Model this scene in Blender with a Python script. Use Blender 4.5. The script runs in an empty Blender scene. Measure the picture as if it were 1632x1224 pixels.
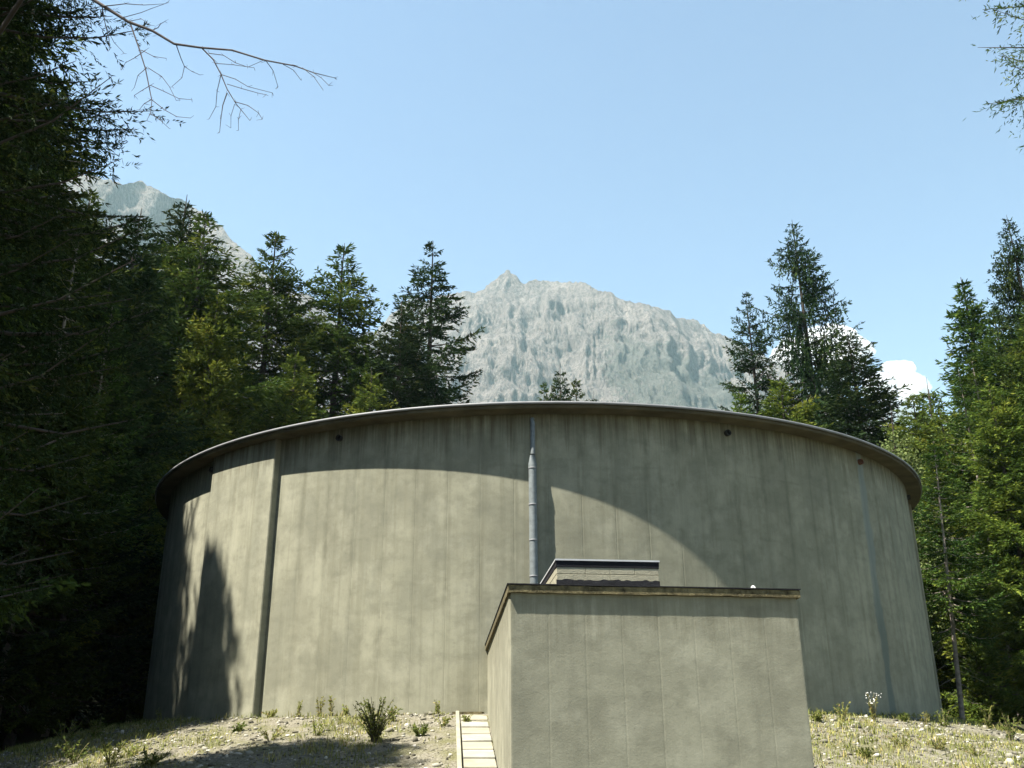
import bpy, bmesh, math, random
import numpy as np
from mathutils import Matrix, Vector

# ------------------------------------------------------------------ camera, sky, sun, exposure
SC = bpy.context.scene
COL = SC.collection
EYE = 1.6                                   # camera height above the yard
FPX, TH, ROLL = 1540.0, 0.3630, 0.0047      # focal length in pixels of a 1632 px wide frame, pitch, roll
SUN_AZ, SUN_EL = math.radians(242.5), math.radians(63.0)   # clockwise from +Y

cam_d = bpy.data.cameras.new('camera')
cam = bpy.data.objects.new('camera', cam_d); COL.objects.link(cam)
cam_d.sensor_width = 36.0
cam_d.lens = FPX / 1632.0 * 36.0
cam_d.clip_start = 0.1; cam_d.clip_end = 40000
cam.matrix_world = Matrix.Translation((0, 0, EYE)) @ Matrix.Rotation(math.pi/2 + TH, 4, 'X') @ Matrix.Rotation(-ROLL, 4, 'Z')
SC.camera = cam

world = bpy.data.worlds.new('World'); SC.world = world
world.use_nodes = True
wn = world.node_tree.nodes; wl = world.node_tree.links
sky = wn.new('ShaderNodeTexSky'); sky.sky_type = 'NISHITA'; sky.sun_disc = False
sky.sun_elevation = SUN_EL; sky.sun_rotation = SUN_AZ
sky.altitude = 900; sky.air_density = 1.35; sky.dust_density = 0.1; sky.ozone_density = 0.0
bg = wn['Background']; bg.inputs['Strength'].default_value = 0.051
wl.new(sky.outputs['Color'], bg.inputs['Color'])

sun_d = bpy.data.lights.new('sun', 'SUN'); sun_d.energy = 5.0; sun_d.angle = math.radians(0.55)
sun_d.color = (1.0, 0.94, 0.84)
sun = bpy.data.objects.new('sun', sun_d); COL.objects.link(sun)
SDIR = Vector((math.sin(SUN_AZ)*math.cos(SUN_EL), math.cos(SUN_AZ)*math.cos(SUN_EL), math.sin(SUN_EL)))
sun.rotation_euler = SDIR.to_track_quat('Z', 'Y').to_euler()
sun.location = SDIR * 60

SC.view_settings.view_transform = 'Standard'; SC.view_settings.look = 'None'
SC.view_settings.exposure = 2.0; SC.view_settings.gamma = 1.0; SC.view_settings.use_curve_mapping = False
SC.render.engine = 'CYCLES'
cy = SC.cycles
cy.use_denoising = True
cy.max_bounces = 6; cy.diffuse_bounces = 3; cy.glossy_bounces = 2; cy.transmission_bounces = 4
cy.volume_bounces = 1; cy.transparent_max_bounces = 8
cy.caustics_reflective = False; cy.caustics_refractive = False
cy.sample_clamp_indirect = 6.0

# ------------------------------------------------------------------ helpers
RNG = np.random.default_rng(7)

def ray(u, v):
    x = (u-816)/FPX; y = -(v-612)/FPX
    cr, sr = math.cos(-ROLL), math.sin(-ROLL)
    x, y = x*cr-y*sr, x*sr+y*cr
    c, s = math.cos(TH), math.sin(TH)
    return np.array([x, c-y*s, s+y*c])

def at(u, v, Y):
    d = ray(u, v); d = d/d[1]*Y
    return Vector((d[0], d[1], d[2]+EYE))

def tag(o, label=None, cat=None, group=None, kind=None):
    if label: o['label'] = label
    if cat: o['category'] = cat
    if group: o['group'] = group
    if kind: o['kind'] = kind
    return o

def link(name, me, parent=None, loc=None, rotz=0.0):
    o = bpy.data.objects.new(name, me); COL.objects.link(o)
    if parent is not None: o.parent = parent
    if loc is not None: o.location = loc
    if rotz: o.rotation_euler[2] = rotz
    return o

def empty(name, loc=(0, 0, 0), rotz=0.0):
    o = link(name, None, None, loc, rotz); o.empty_display_size = 0.3
    return o

def mesh(name, verts, faces, mat, smooth=False, attr=None):
    """verts (n,3) array, faces list of tuples or (m,k) array"""
    me = bpy.data.meshes.new(name)
    verts = np.asarray(verts, dtype=np.float32)
    if isinstance(faces, np.ndarray):
        m, k = faces.shape
        me.vertices.add(len(verts)); me.vertices.foreach_set('co', verts.ravel())
        me.loops.add(m*k); me.loops.foreach_set('vertex_index', faces.astype(np.int32).ravel())
        me.polygons.add(m)
        me.polygons.foreach_set('loop_start', np.arange(0, m*k, k, dtype=np.int32))
        me.polygons.foreach_set('loop_total', np.full(m, k, dtype=np.int32))
        me.update(calc_edges=True)
    else:
        me.from_pydata([tuple(map(float, v)) for v in verts], [], faces)
    if attr is not None:
        for nm, arr in attr.items():
            a = me.attributes.new(nm, 'FLOAT', 'POINT')
            a.data.foreach_set('value', np.asarray(arr, dtype=np.float32))
    if mat is not None: me.materials.append(mat)
    if smooth: me.polygons.foreach_set('use_smooth', np.ones(len(me.polygons), dtype=bool))
    me.validate(); me.update()
    return me

def bm_mesh(name, bm, mat, smooth=False):
    bmesh.ops.recalc_face_normals(bm, faces=bm.faces)
    me = bpy.data.meshes.new(name); bm.to_mesh(me); bm.free()
    if mat is not None: me.materials.append(mat)
    if smooth: me.polygons.foreach_set('use_smooth', np.ones(len(me.polygons), dtype=bool))
    return me

def prism(bm, pts, z0, z1):
    """vertical prism over a footprint"""
    a = [bm.verts.new((p[0], p[1], z0)) for p in pts]
    b = [bm.verts.new((p[0], p[1], z1)) for p in pts]
    n = len(pts)
    bm.faces.new(a[::-1]); bm.faces.new(b)
    for i in range(n): bm.faces.new((a[i], a[(i+1) % n], b[(i+1) % n], b[i]))

def bevel(bm, w, seg=1):
    bmesh.ops.bevel(bm, geom=list(bm.edges), offset=w, segments=seg, affect='EDGES', profile=0.6)

def box_pts(bm, p8):
    v = [bm.verts.new(p) for p in p8]
    for f in ((3, 2, 1, 0), (4, 5, 6, 7), (0, 1, 5, 4), (1, 2, 6, 5), (2, 3, 7, 6), (3, 0, 4, 7)):
        bm.faces.new([v[i] for i in f])

def tube(verts, faces, pts, radii, n=8, cap=True):
    """append a tapered tube along pts to python lists"""
    pts = [Vector(p) for p in pts]
    base = len(verts); m = len(pts)
    up = Vector((0.013, 0.021, 1))
    for i, p in enumerate(pts):
        t = (pts[min(i+1, m-1)] - pts[max(i-1, 0)]).normalized()
        a = t.cross(up)
        if a.length < 0.05: a = t.cross(Vector((1, 0, 0)))
        a.normalize(); b = t.cross(a)
        for k in range(n):
            an = 2*math.pi*k/n
            verts.append(p + (a*math.cos(an) + b*math.sin(an))*radii[i])
    for i in range(m-1):
        for k in range(n):
            k2 = (k+1) % n
            faces.append((base+i*n+k, base+i*n+k2, base+(i+1)*n+k2, base+(i+1)*n+k))
    if cap:
        for i0, rev in ((base, True), (base+(m-1)*n, False)):
            c0 = len(verts); verts.extend([verts[i0+k] for k in range(n)])
            f = tuple(c0+k for k in range(n)); faces.append(f[::-1] if rev else f)

def lathe(profile, n, mat, name, smooth=True, closed=True):
    """profile list of (r,z) swept about z"""
    ang = np.linspace(0, 2*np.pi, n, endpoint=False)
    P = np.array(profile, float); k = len(P)
    V = np.zeros((n*k, 3))
    for i, (r, z) in enumerate(P):
        V[i::k, 0] = r*np.sin(ang); V[i::k, 1] = -r*np.cos(ang); V[i::k, 2] = z
    F = []
    kk = k if closed else k-1
    for j in range(n):
        j2 = (j+1) % n
        for i in range(kk):
            i2 = (i+1) % k
            F.append((j*k+i, j2*k+i, j2*k+i2, j*k+i2))
    return mesh(name, V, np.array(F), mat, smooth)

# lattice noise in numpy
def _hash(ix, iy, seed):
    h = (ix.astype(np.int64)*374761393 + iy.astype(np.int64)*668265263 + seed*69069) & 0x7fffffff
    h = ((h ^ (h >> 13)) * 1274126177) & 0x7fffffff
    return ((h ^ (h >> 16)) & 0xffff) / 65535.0
def vnoise(x, y, seed=0):
    ix = np.floor(x); iy = np.floor(y); fx = x-ix; fy = y-iy
    fx = fx*fx*fx*(fx*(fx*6-15)+10); fy = fy*fy*fy*(fy*(fy*6-15)+10)
    a = _hash(ix, iy, seed); b = _hash(ix+1, iy, seed); c = _hash(ix, iy+1, seed); d = _hash(ix+1, iy+1, seed)
    return (a+(b-a)*fx)*(1-fy) + (c+(d-c)*fx)*fy
def fbm(x, y, seed=0, oct=5, gain=0.5, ridged=False):
    s = np.zeros_like(x, dtype=float); a = 1.0; tot = 0
    for o in range(oct):
        n = vnoise(x*2**o+o*17.3, y*2**o-o*9.1, seed+o)
        if ridged: n = 1-np.abs(2*n-1)
        s += a*n; tot += a; a *= gain
    return s/tot
def sstep(a, b, x):
    t = np.clip((x-a)/(b-a), 0, 1); return t*t*(3-2*t)

# ------------------------------------------------------------------ materials
def new_mat(name):
    m = bpy.data.materials.new(name); m.use_nodes = True
    nt = m.node_tree; b = nt.nodes['Principled BSDF']
    return m, nt, b
class NB:
    def __init__(s, nt): s.nt = nt
    def n(s, t, **kw):
        nd = s.nt.nodes.new(t)
        for k, v in kw.items():
            if k.startswith('i_'): nd.inputs[k[2:]].default_value = v
            else: setattr(nd, k, v)
        return nd
    def l(s, a, b): s.nt.links.new(a, b)
    def math(s, op, a, b=None, c=None, clamp=False):
        nd = s.nt.nodes.new('ShaderNodeMath'); nd.operation = op; nd.use_clamp = clamp
        for i, v in enumerate((a, b, c)):
            if v is None: continue
            if isinstance(v, (int, float)): nd.inputs[i].default_value = v
            else: s.l(v, nd.inputs[i])
        return nd.outputs[0]
    def noise(s, vec, scale, detail=4, rough=0.55, dim='3D'):
        nd = s.n('ShaderNodeTexNoise', noise_dimensions=dim)
        nd.inputs['Scale'].default_value = scale; nd.inputs['Detail'].default_value = detail
        nd.inputs['Roughness'].default_value = rough
        if vec is not None: s.l(vec, nd.inputs['Vector'])
        return nd.outputs['Fac']
    def ramp(s, fac, stops, mode='LINEAR'):
        nd = s.n('ShaderNodeValToRGB'); cr = nd.color_ramp; cr.interpolation = mode
        while len(cr.elements) < len(stops): cr.elements.new(0.5)
        for e, (p, c) in zip(cr.elements, stops):
            e.position = p; e.color = (c[0], c[1], c[2], 1) if isinstance(c, (tuple, list)) else (c, c, c, 1)
        s.l(fac, nd.inputs['Fac']); return nd.outputs['Color']
    def mix(s, fac, a, b, mode='MIX'):
        nd = s.n('ShaderNodeMix', data_type='RGBA', blend_type=mode)
        if isinstance(fac, (int, float)): nd.inputs[0].default_value = fac
        else: s.l(fac, nd.inputs[0])
        for i, v in ((6, a), (7, b)):
            if isinstance(v, (tuple, list)): nd.inputs[i].default_value = (v[0], v[1], v[2], 1)
            else: s.l(v, nd.inputs[i])
        return nd.outputs[2]
    def mapv(s, vec, scale=(1, 1, 1), loc=(0, 0, 0)):
        nd = s.n('ShaderNodeMapping'); nd.inputs['Scale'].default_value = scale; nd.inputs['Location'].default_value = loc
        s.l(vec, nd.inputs['Vector']); return nd.outputs['Vector']
    def bump(s, h, strength, dist, bsdf):
        nd = s.n('ShaderNodeBump'); nd.inputs['Strength'].default_value = strength; nd.inputs['Distance'].default_value = dist
        s.l(h, nd.inputs['Height']); s.l(nd.outputs['Normal'], bsdf.inputs['Normal'])

TC = (0.79, 33.0)       # tank centre
TR = 12.0
PAN = 3.6               # degrees per wall panel
OUT0 = -1.6             # first roof outlet azimuth, degrees
Z_RIM = 7.39 + EYE
Z_GROUND = 0.72 + EYE

def concrete(name, base=(0.33, 0.32, 0.25), tank=False, seam_dir=None):
    m, nt, b = new_mat(name); k = NB(nt)
    pos = k.n('ShaderNodeNewGeometry').outputs['Position']
    rnd = k.n('ShaderNodeObjectInfo').outputs['Random']
    big = k.noise(pos, 0.55, 4, 0.6)
    med = k.noise(k.mapv(pos, (1, 1, 1.6)), 2.6, 5, 0.62)
    fine = k.noise(pos, 38, 4, 0.65)
    grit = k.noise(pos, 140, 2, 0.6)
    c = k.mix(k.ramp(big, [(0.3, 0), (0.7, 1)]), tuple(v*0.86 for v in base), tuple(v*1.12 for v in base))
    c = k.mix(k.math('MULTIPLY', k.ramp(med, [(0.36, 1), (0.54, 0)]), 0.75), c, tuple(v*0.78 for v in base), 'MIX')
    # pale lime blotches
    pale = k.noise(k.mapv(pos, (1, 1, 1), (9, 3, 4)), 1.5, 5, 0.6)
    c = k.mix(k.math('MULTIPLY', k.ramp(pale, [(0.50, 0), (0.68, 1)]), 0.7), c, (base[0]*1.3, base[1]*1.3, base[2]*1.34))
    c = k.mix(k.math('MULTIPLY', k.ramp(fine, [(0.3, 1), (0.5, 0)]), 0.25), c, tuple(v*0.6 for v in base))
    c = k.mix(k.math('MULTIPLY', k.ramp(grit, [(0.28, 1), (0.4, 0)]), 0.35), c, tuple(v*0.5 for v in base))
    if tank:
        rel = k.n('ShaderNodeVectorMath', operation='SUBTRACT'); k.l(pos, rel.inputs[0]); rel.inputs[1].default_value = (TC[0], TC[1], 0)
        sp = k.n('ShaderNodeSeparateXYZ'); k.l(rel.outputs[0], sp.inputs[0])
        az = k.math('MULTIPLY', k.math('ARCTAN2', sp.outputs[0], k.math('MULTIPLY', sp.outputs[1], -1)), 180/math.pi)
        zz = sp.outputs[2]
        # dirt run along the panel joints, wavering and broken
        wv = k.n('ShaderNodeCombineXYZ'); k.l(k.math('MULTIPLY', az, 0.22), wv.inputs[0]); k.l(k.math('MULTIPLY', zz, 0.9), wv.inputs[2])
        wob = k.math('MULTIPLY', k.math('SUBTRACT', k.noise(wv.outputs[0], 1.6, 4, 0.6), 0.5), 0.16)
        ph = k.math('FRACT', k.math('ADD', k.math('ADD', k.math('DIVIDE', az, PAN), wob), 100.0))
        dj = k.math('ABSOLUTE', k.math('SUBTRACT', ph, 0.5))           # 0.5 at the joint
        line = k.ramp(dj, [(0.355, 0), (0.47, 1)])
        brk = k.ramp(k.noise(wv.outputs[0], 0.9, 5, 0.7), [(0.34, 0.1), (0.6, 1)])
        c = k.mix(k.math('MULTIPLY', k.math('MULTIPLY', k.math('MULTIPLY', line, brk), k.ramp(k.math('DIVIDE', zz, 10.0), [(0.2, 0.35), (0.75, 1)])), 0.62), c, (base[0]*0.5, base[1]*0.5, base[2]*0.48))
        lime = k.ramp(k.noise(k.mapv(wv.outputs[0], (1, 1, 1), (31, 0, 7)), 0.7, 4, 0.6), [(0.5, 0), (0.66, 1)])
        c = k.mix(k.math('MULTIPLY', k.math('MULTIPLY', k.ramp(dj, [(0.44, 0), (0.49, 1)]), lime), 0.6), c, (base[0]*1.25, base[1]*1.25, base[2]*1.25))
        blot = k.noise(k.mapv(pos, (1, 1, 0.55), (3, 8, 1)), 1.15, 5, 0.65)
        c = k.mix(k.math('MULTIPLY', k.ramp(blot, [(0.36, 1), (0.52, 0)]), 0.42), c, (base[0]*0.62, base[1]*0.64, base[2]*0.66))
        c = k.mix(k.math('MULTIPLY', k.ramp(blot, [(0.54, 0), (0.66, 1)]), 0.55), c, (base[0]*1.28, base[1]*1.28, base[2]*1.3))
        # fine vertical rain streaks
        sv = k.n('ShaderNodeCombineXYZ'); k.l(k.math('MULTIPLY', az, 1.1), sv.inputs[0]); k.l(k.math('MULTIPLY', zz, 0.16), sv.inputs[2])
        st = k.noise(sv.outputs[0], 1.0, 5, 0.7)
        c = k.mix(k.math('MULTIPLY', k.ramp(st, [(0.5, 0), (0.66, 1)]), 0.30), c, (base[0]*0.55, base[1]*0.55, base[2]*0.5))
        c = k.mix(k.math('MULTIPLY', k.ramp(st, [(0.3, 1), (0.42, 0)]), 0.22), c, (base[0]*1.35, base[1]*1.35, base[2]*1.3))
        # pour lines
        for zl, w in ((5.98+EYE, 0.03), (4.45+EYE, 0.035), (2.9+EYE, 0.03)):
            zw = k.math('ADD', zz, k.math('MULTIPLY', k.math('SUBTRACT', k.noise(pos, 0.8, 4), 0.5), 0.5))
            dl = k.math('ABSOLUTE', k.math('SUBTRACT', zw, zl))
            c = k.mix(k.math('MULTIPLY', k.ramp(dl, [(0.0, 1), (w*2.2, 0)]), k.math('MULTIPLY', k.ramp(med, [(0.45, 0), (0.7, 1)]), 0.45)), c, tuple(v*0.5 for v in base))
        # brown organic stain at the top of the wall, ragged lower edge
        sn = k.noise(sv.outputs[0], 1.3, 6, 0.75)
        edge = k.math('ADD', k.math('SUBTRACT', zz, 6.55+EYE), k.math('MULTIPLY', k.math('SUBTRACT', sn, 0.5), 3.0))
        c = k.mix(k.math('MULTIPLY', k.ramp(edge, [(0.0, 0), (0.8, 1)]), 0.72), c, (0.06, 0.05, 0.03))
        # wet algae run below the leaking outlet
        wa = k.math('ADD', k.math('SUBTRACT', az, OUT0+45.0), k.math('MULTIPLY', k.math('SUBTRACT', k.noise(pos, 0.9, 3), 0.5), 2.4))
        run = k.ramp(k.math('ABSOLUTE', wa), [(0.55, 1), (1.1, 0)])
        c = k.mix(k.math('MULTIPLY', run, 0.7), c, k.ramp(k.math('DIVIDE', zz, 10.0), [(0.42, (0.085, 0.11, 0.102)), (0.62, (0.17, 0.20, 0.185))]))
        tint = k.math('ADD', 0.93, k.math('MULTIPLY', rnd, 0.14))
        c = k.mix(1.0, c, k.n('ShaderNodeCombineColor').outputs[0], 'MULTIPLY') if False else c
        hs = k.n('ShaderNodeHueSaturation'); k.l(c, hs.inputs['Color']); k.l(tint, hs.inputs['Value']); c = hs.outputs['Color']
    else:
        blot = k.noise(k.mapv(pos, (1, 1, 1.3), (3, 8, 1)), 1.9, 5, 0.68)
        c = k.mix(k.math('MULTIPLY', k.ramp(blot, [(0.36, 1), (0.54, 0)]), 0.38), c, (base[0]*0.66, base[1]*0.66, base[2]*0.66))
        c = k.mix(k.math('MULTIPLY', k.ramp(blot, [(0.54, 0), (0.7, 1)]), 0.4), c, (base[0]*1.22, base[1]*1.22, base[2]*1.25))
        vs = k.noise(k.mapv(pos, (2.2, 2.2, 0.22)), 1.5, 6, 0.7)
        c = k.mix(k.math('MULTIPLY', k.ramp(vs, [(0.5, 0), (0.68, 1)]), 0.4), c, tuple(v*0.62 for v in base))
        szz = k.n('ShaderNodeSeparateXYZ'); k.l(pos, szz.inputs[0])
        dz = k.math('ADD', k.math('SUBTRACT', szz.outputs[2], 2.09+EYE-0.75), k.math('MULTIPLY', k.math('SUBTRACT', k.noise(k.mapv(pos, (5, 5, 0.35)), 1.6, 5, 0.75), 0.5), 1.9))
        c = k.mix(k.math('MULTIPLY', k.ramp(dz, [(0.05, 0), (0.7, 1)]), 0.5), c, (base[0]*0.42, base[1]*0.40, base[2]*0.34))
        hs = k.n('ShaderNodeHueSaturation'); k.l(c, hs.inputs['Color'])
        k.l(k.math('ADD', 0.94, k.math('MULTIPLY', rnd, 0.12)), hs.inputs['Value']); c = hs.outputs['Color']
    k.l(c, b.inputs['Base Color'])
    b.inputs['Roughness'].default_value = 0.93
    b.inputs['Specular IOR Level'].default_value = 0.2
    h = k.math('ADD', k.math('MULTIPLY', med, 0.6), k.math('ADD', k.math('MULTIPLY', fine, 0.3), k.math('MULTIPLY', grit, 0.2)))
    k.bump(h, 0.35, 0.02, b)
    return m

def simple(name, col, rough=0.6, metal=0.0, var=0.15, scale=6.0, bump=0.0, spec=0.4):
    m, nt, b = new_mat(name); k = NB(nt)
    pos = k.n('ShaderNodeNewGeometry').outputs['Position']
    f = k.noise(pos, scale, 5, 0.6)
    c = k.mix(k.ramp(f, [(0.3, 0), (0.7, 1)]), tuple(v*(1-var) for v in col), tuple(min(1, v*(1+var)) for v in col))
    k.l(c, b.inputs['Base Color'])
    b.inputs['Roughness'].default_value = rough; b.inputs['Metallic'].default_value = metal
    b.inputs['Specular IOR Level'].default_value = spec
    if bump: k.bump(k.noise(pos, scale*5, 4, 0.6), bump, 0.02, b)
    return m

def foliage_mat(name, stops, trans=0.22):
    """colour from a per-sprig random value"""
    m, nt, b = new_mat(name); k = NB(nt)
    a = k.n('ShaderNodeAttribute', attribute_name='var')
    oi = k.n('ShaderNodeObjectInfo').outputs['Random']
    c = k.ramp(a.outputs['Fac'], stops)
    hs = k.n('ShaderNodeHueSaturation'); k.l(c, hs.inputs['Color'])
    k.l(k.math('ADD', 0.485, k.math('MULTIPLY', oi, 0.03)), hs.inputs['Hue'])
    k.l(k.math('ADD', 0.85, k.math('MULTIPLY', oi, 0.3)), hs.inputs['Value'])
    k.l(hs.outputs['Color'], b.inputs['Base Color'])
    b.inputs['Roughness'].default_value = 0.7; b.inputs['Specular IOR Level'].default_value = 0.04
    tr = k.n('ShaderNodeBsdfTranslucent'); k.l(hs.outputs['Color'], tr.inputs['Color'])
    ms = k.n('ShaderNodeMixShader'); ms.inputs[0].default_value = trans
    k.l(b.outputs[0], ms.inputs[1]); k.l(tr.outputs[0], ms.inputs[2])
    k.l(ms.outputs[0], nt.nodes['Material Output'].inputs['Surface'])
    return m

M = {}
M['tank'] = concrete('tank_concrete', (0.218, 0.216, 0.158), tank=True)
M['hut'] = concrete('hut_concrete', (0.236, 0.232, 0.172))
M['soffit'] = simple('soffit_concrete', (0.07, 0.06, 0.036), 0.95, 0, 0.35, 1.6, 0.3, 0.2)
M['roof_edge'] = simple('weathered_concrete_edge', (0.10, 0.085, 0.045), 0.95, 0, 0.75, 9.0, 0.6, 0.2)
M['paving'] = concrete('paving_concrete', (0.235, 0.22, 0.165))
M['flashing'] = simple('zinc_flashing', (0.15, 0.155, 0.16), 0.6, 0.0, 0.15, 3.0)
M['alu'] = simple('aluminium_sheet', (0.42, 0.43, 0.44), 0.6, 0.2, 0.1, 5.0)
M['galv'] = simple('galvanised_pipe', (0.15, 0.17, 0.172), 0.6, 0.2, 0.2, 9.0)
M['dark_metal'] = simple('dark_sheet_metal', (0.012, 0.012, 0.015), 0.8, 0.0, 0.2, 6.0, 0.0, 0.1)
M['bitumen'] = simple('bitumen', (0.022, 0.022, 0.024), 0.9, 0, 0.3, 12.0, 0.4, 0.1)
M['block'] = simple('cement_block', (0.27, 0.255, 0.185), 0.95, 0, 0.15, 9.0, 0.4, 0.2)
M['rust'] = simple('rusty_pipe', (0.10, 0.045, 0.028), 0.9, 0.1, 0.5, 20.0)
M['black'] = simple('black_pipe', (0.018, 0.018, 0.018), 0.7, 0, 0.2, 8.0)
M['white'] = simple('chalky_white', (0.6, 0.59, 0.56), 0.9, 0, 0.08, 20.0)
M['membrane'] = simple('roof_membrane', (0.20, 0.20, 0.19), 0.9, 0, 0.25, 2.0)
M['stone'] = simple('limestone_gravel', (0.46, 0.45, 0.40), 0.95, 0, 0.45, 3.5, 0.2, 0.2)
M['bark'] = simple('spruce_bark', (0.05, 0.041, 0.033), 0.95, 0, 0.5, 7.0, 0.6, 0.2)
M['bark_pale'] = simple('dead_grey_bark', (0.19, 0.165, 0.135), 0.95, 0, 0.45, 8.0, 0.6, 0.2)
M['deadwood'] = simple('dead_twig', (0.045, 0.036, 0.032), 0.95, 0, 0.3, 12.0)
SPR = [(0.0, (0.018, 0.037, 0.010)), (0.45, (0.038, 0.067, 0.013)), (0.8, (0.074, 0.104, 0.017)), (1.0, (0.13, 0.145, 0.022))]
SPD = [(0.0, (0.009, 0.020, 0.008)), (0.5, (0.020, 0.038, 0.012)), (0.85, (0.038, 0.056, 0.014)), (1.0, (0.062, 0.072, 0.018))]
M['spruce'] = foliage_mat('spruce_needles', SPR)
M['spruce_dark'] = foliage_mat('dark_spruce_needles', SPD, 0.15)
M['spruce_near'] = foliage_mat('deep_green_needles', [(a, tuple(x*0.75 for x in c)) for a, c in SPD], 0.12)  # darkened needle copy: shade on the near left spruce put into its colour
M['spruce_light'] = foliage_mat('fresh_spruce_needles', [(0.0, (0.03, 0.056, 0.012)), (0.5, (0.074, 0.112, 0.017)), (1.0, (0.16, 0.18, 0.026))], 0.3)
M['broadleaf'] = foliage_mat('pale_broad_leaves', [(0.0, (0.07, 0.11, 0.035)), (0.5, (0.15, 0.21, 0.07)), (1.0, (0.26, 0.31, 0.13))], 0.35)
M['weed'] = foliage_mat('weed_leaves', [(0.0, (0.09, 0.11, 0.03)), (0.5, (0.20, 0.22, 0.06)), (0.85, (0.30, 0.28, 0.09)), (1.0, (0.30, 0.20, 0.10))], 0.5)
M['grass'] = foliage_mat('dry_grass', [(0.0, (0.07, 0.09, 0.025)), (0.45, (0.17, 0.185, 0.045)), (0.8, (0.30, 0.27, 0.10)), (1.0, (0.36, 0.27, 0.13))], 0.3)
M['herb'] = foliage_mat('green_herbs', [(0.0, (0.05, 0.075, 0.02)), (0.6, (0.12, 0.15, 0.035)), (1.0, (0.21, 0.22, 0.06))], 0.45)

# ------------------------------------------------------------------ terrain
HUT_FL = Vector((-0.03, 13.16)); HUT_FR = Vector((3.975, 13.76)); HUT_BL = Vector((-0.545, 21.12)); HUT_BR = Vector((3.45, 21.45))
def zt(x, y):
    """ground height (world)"""
    x = np.asarray(x, float); y = np.asarray(y, float)
    d = np.hypot(x-TC[0], y-TC[1]) - TR
    e = np.maximum(d-0.25, 0)
    mound = 0.72 - 0.215*e - 0.012*np.minimum(e, 5)**2*0.3
    side = sstep(19, 36, y)
    low = -1.6 + side*(2.45) + sstep(60, 400, np.hypot(x, y))*0.0
    k = 6.0
    z = np.log(np.exp(k*np.clip(mound, -8, 8)) + np.exp(k*np.clip(low, -8, 8)))/k
    z = np.minimum(z, 1.0)
    z = z + (fbm(x*0.45+50, y*0.45, 3, 4)-0.5)*0.14*sstep(0.2, 1.5, d)
    # wooded bank rising to the left and right of the clearing
    z = z + 0.16*np.maximum(-(x+15), 0)*sstep(14, 24, y)*(1-sstep(80, 200, -x))
    far = sstep(80, 900, np.hypot(x, y))
    z = z*(1-far) + far*6*fbm(x*0.004, y*0.004, 9, 3)
    return z + EYE

def axis(lo, hi, c0, c1, fine, n_out):
    core = np.arange(c0, c1+1e-6, fine)
    a = c0 - np.geomspace(fine*1.2, c0-lo, n_out)[::-1]
    b = c1 + np.geomspace(fine*1.2, hi-c1, n_out)
    return np.concatenate([a, core, b])
gx = axis(-9000, 9000, -16, 18, 0.22, 40)
gy = axis(-9000, 9000, 10, 36, 0.22, 40)
X, Y = np.meshgrid(gx, gy)
Zg = zt(X, Y)
dd = np.hypot(X-TC[0], Y-TC[1]) - TR
grav = (1-sstep(5.0, 9.0, dd + (fbm(X*0.5, Y*0.5, 5)-0.5)*5)) * (1-sstep(24, 29, Y+(fbm(X*0.4, Y*0.4, 6)-0.5)*5))
grav = np.maximum(grav, (1-sstep(10, 26, np.hypot(X-1, Y-8)))*0.8)
nx, ny = len(gx), len(gy)
ii = np.arange(nx*ny).reshape(ny, nx)
GF = np.stack([ii[:-1, :-1], ii[:-1, 1:], ii[1:, 1:], ii[1:, :-1]], -1).reshape(-1, 4)
mg, nt, b = new_mat('ground_dirt_and_gravel'); k = NB(nt)
pos = k.n('ShaderNodeNewGeometry').outputs['Position']
ga = k.n('ShaderNodeAttribute', attribute_name='gravel').outputs['Fac']
n1 = k.noise(pos, 1.1, 5, 0.6); n2 = k.noise(pos, 14, 4, 0.6)
vor = k.n('ShaderNodeTexVoronoi'); vor.inputs['Scale'].default_value = 22; k.l(pos, vor.inputs['Vector'])
grv = k.mix(k.ramp(n2, [(0.3, 0), (0.7, 1)]), (0.09, 0.08, 0.05), (0.20, 0.185, 0.13))
grv = k.mix(0.45, grv, k.ramp(vor.outputs['Color'], [(0.1, (0.05, 0.046, 0.035)), (0.9, (0.22, 0.21, 0.18))]))
grv = k.mix(k.ramp(n1, [(0.45, 0), (0.62, 0.7)]), grv, (0.085, 0.085, 0.03))
frs = k.mix(k.ramp(n1, [(0.35, 0), (0.65, 1)]), (0.040, 0.032, 0.020), (0.035, 0.048, 0.018))
cc = k.mix(ga, frs, grv)
k.l(cc, b.inputs['Base Color']); b.inputs['Roughness'].default_value = 0.97; b.inputs['Specular IOR Level'].default_value = 0.15
k.bump(k.math('ADD', n2, vor.outputs['Distance']), 0.7, 0.05, b)
ground = link('ground', mesh('ground', np.stack([X, Y, Zg], -1).reshape(-1, 3), GF, mg, True, {'gravel': grav.ravel()}))
tag(ground, kind='structure')

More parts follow.
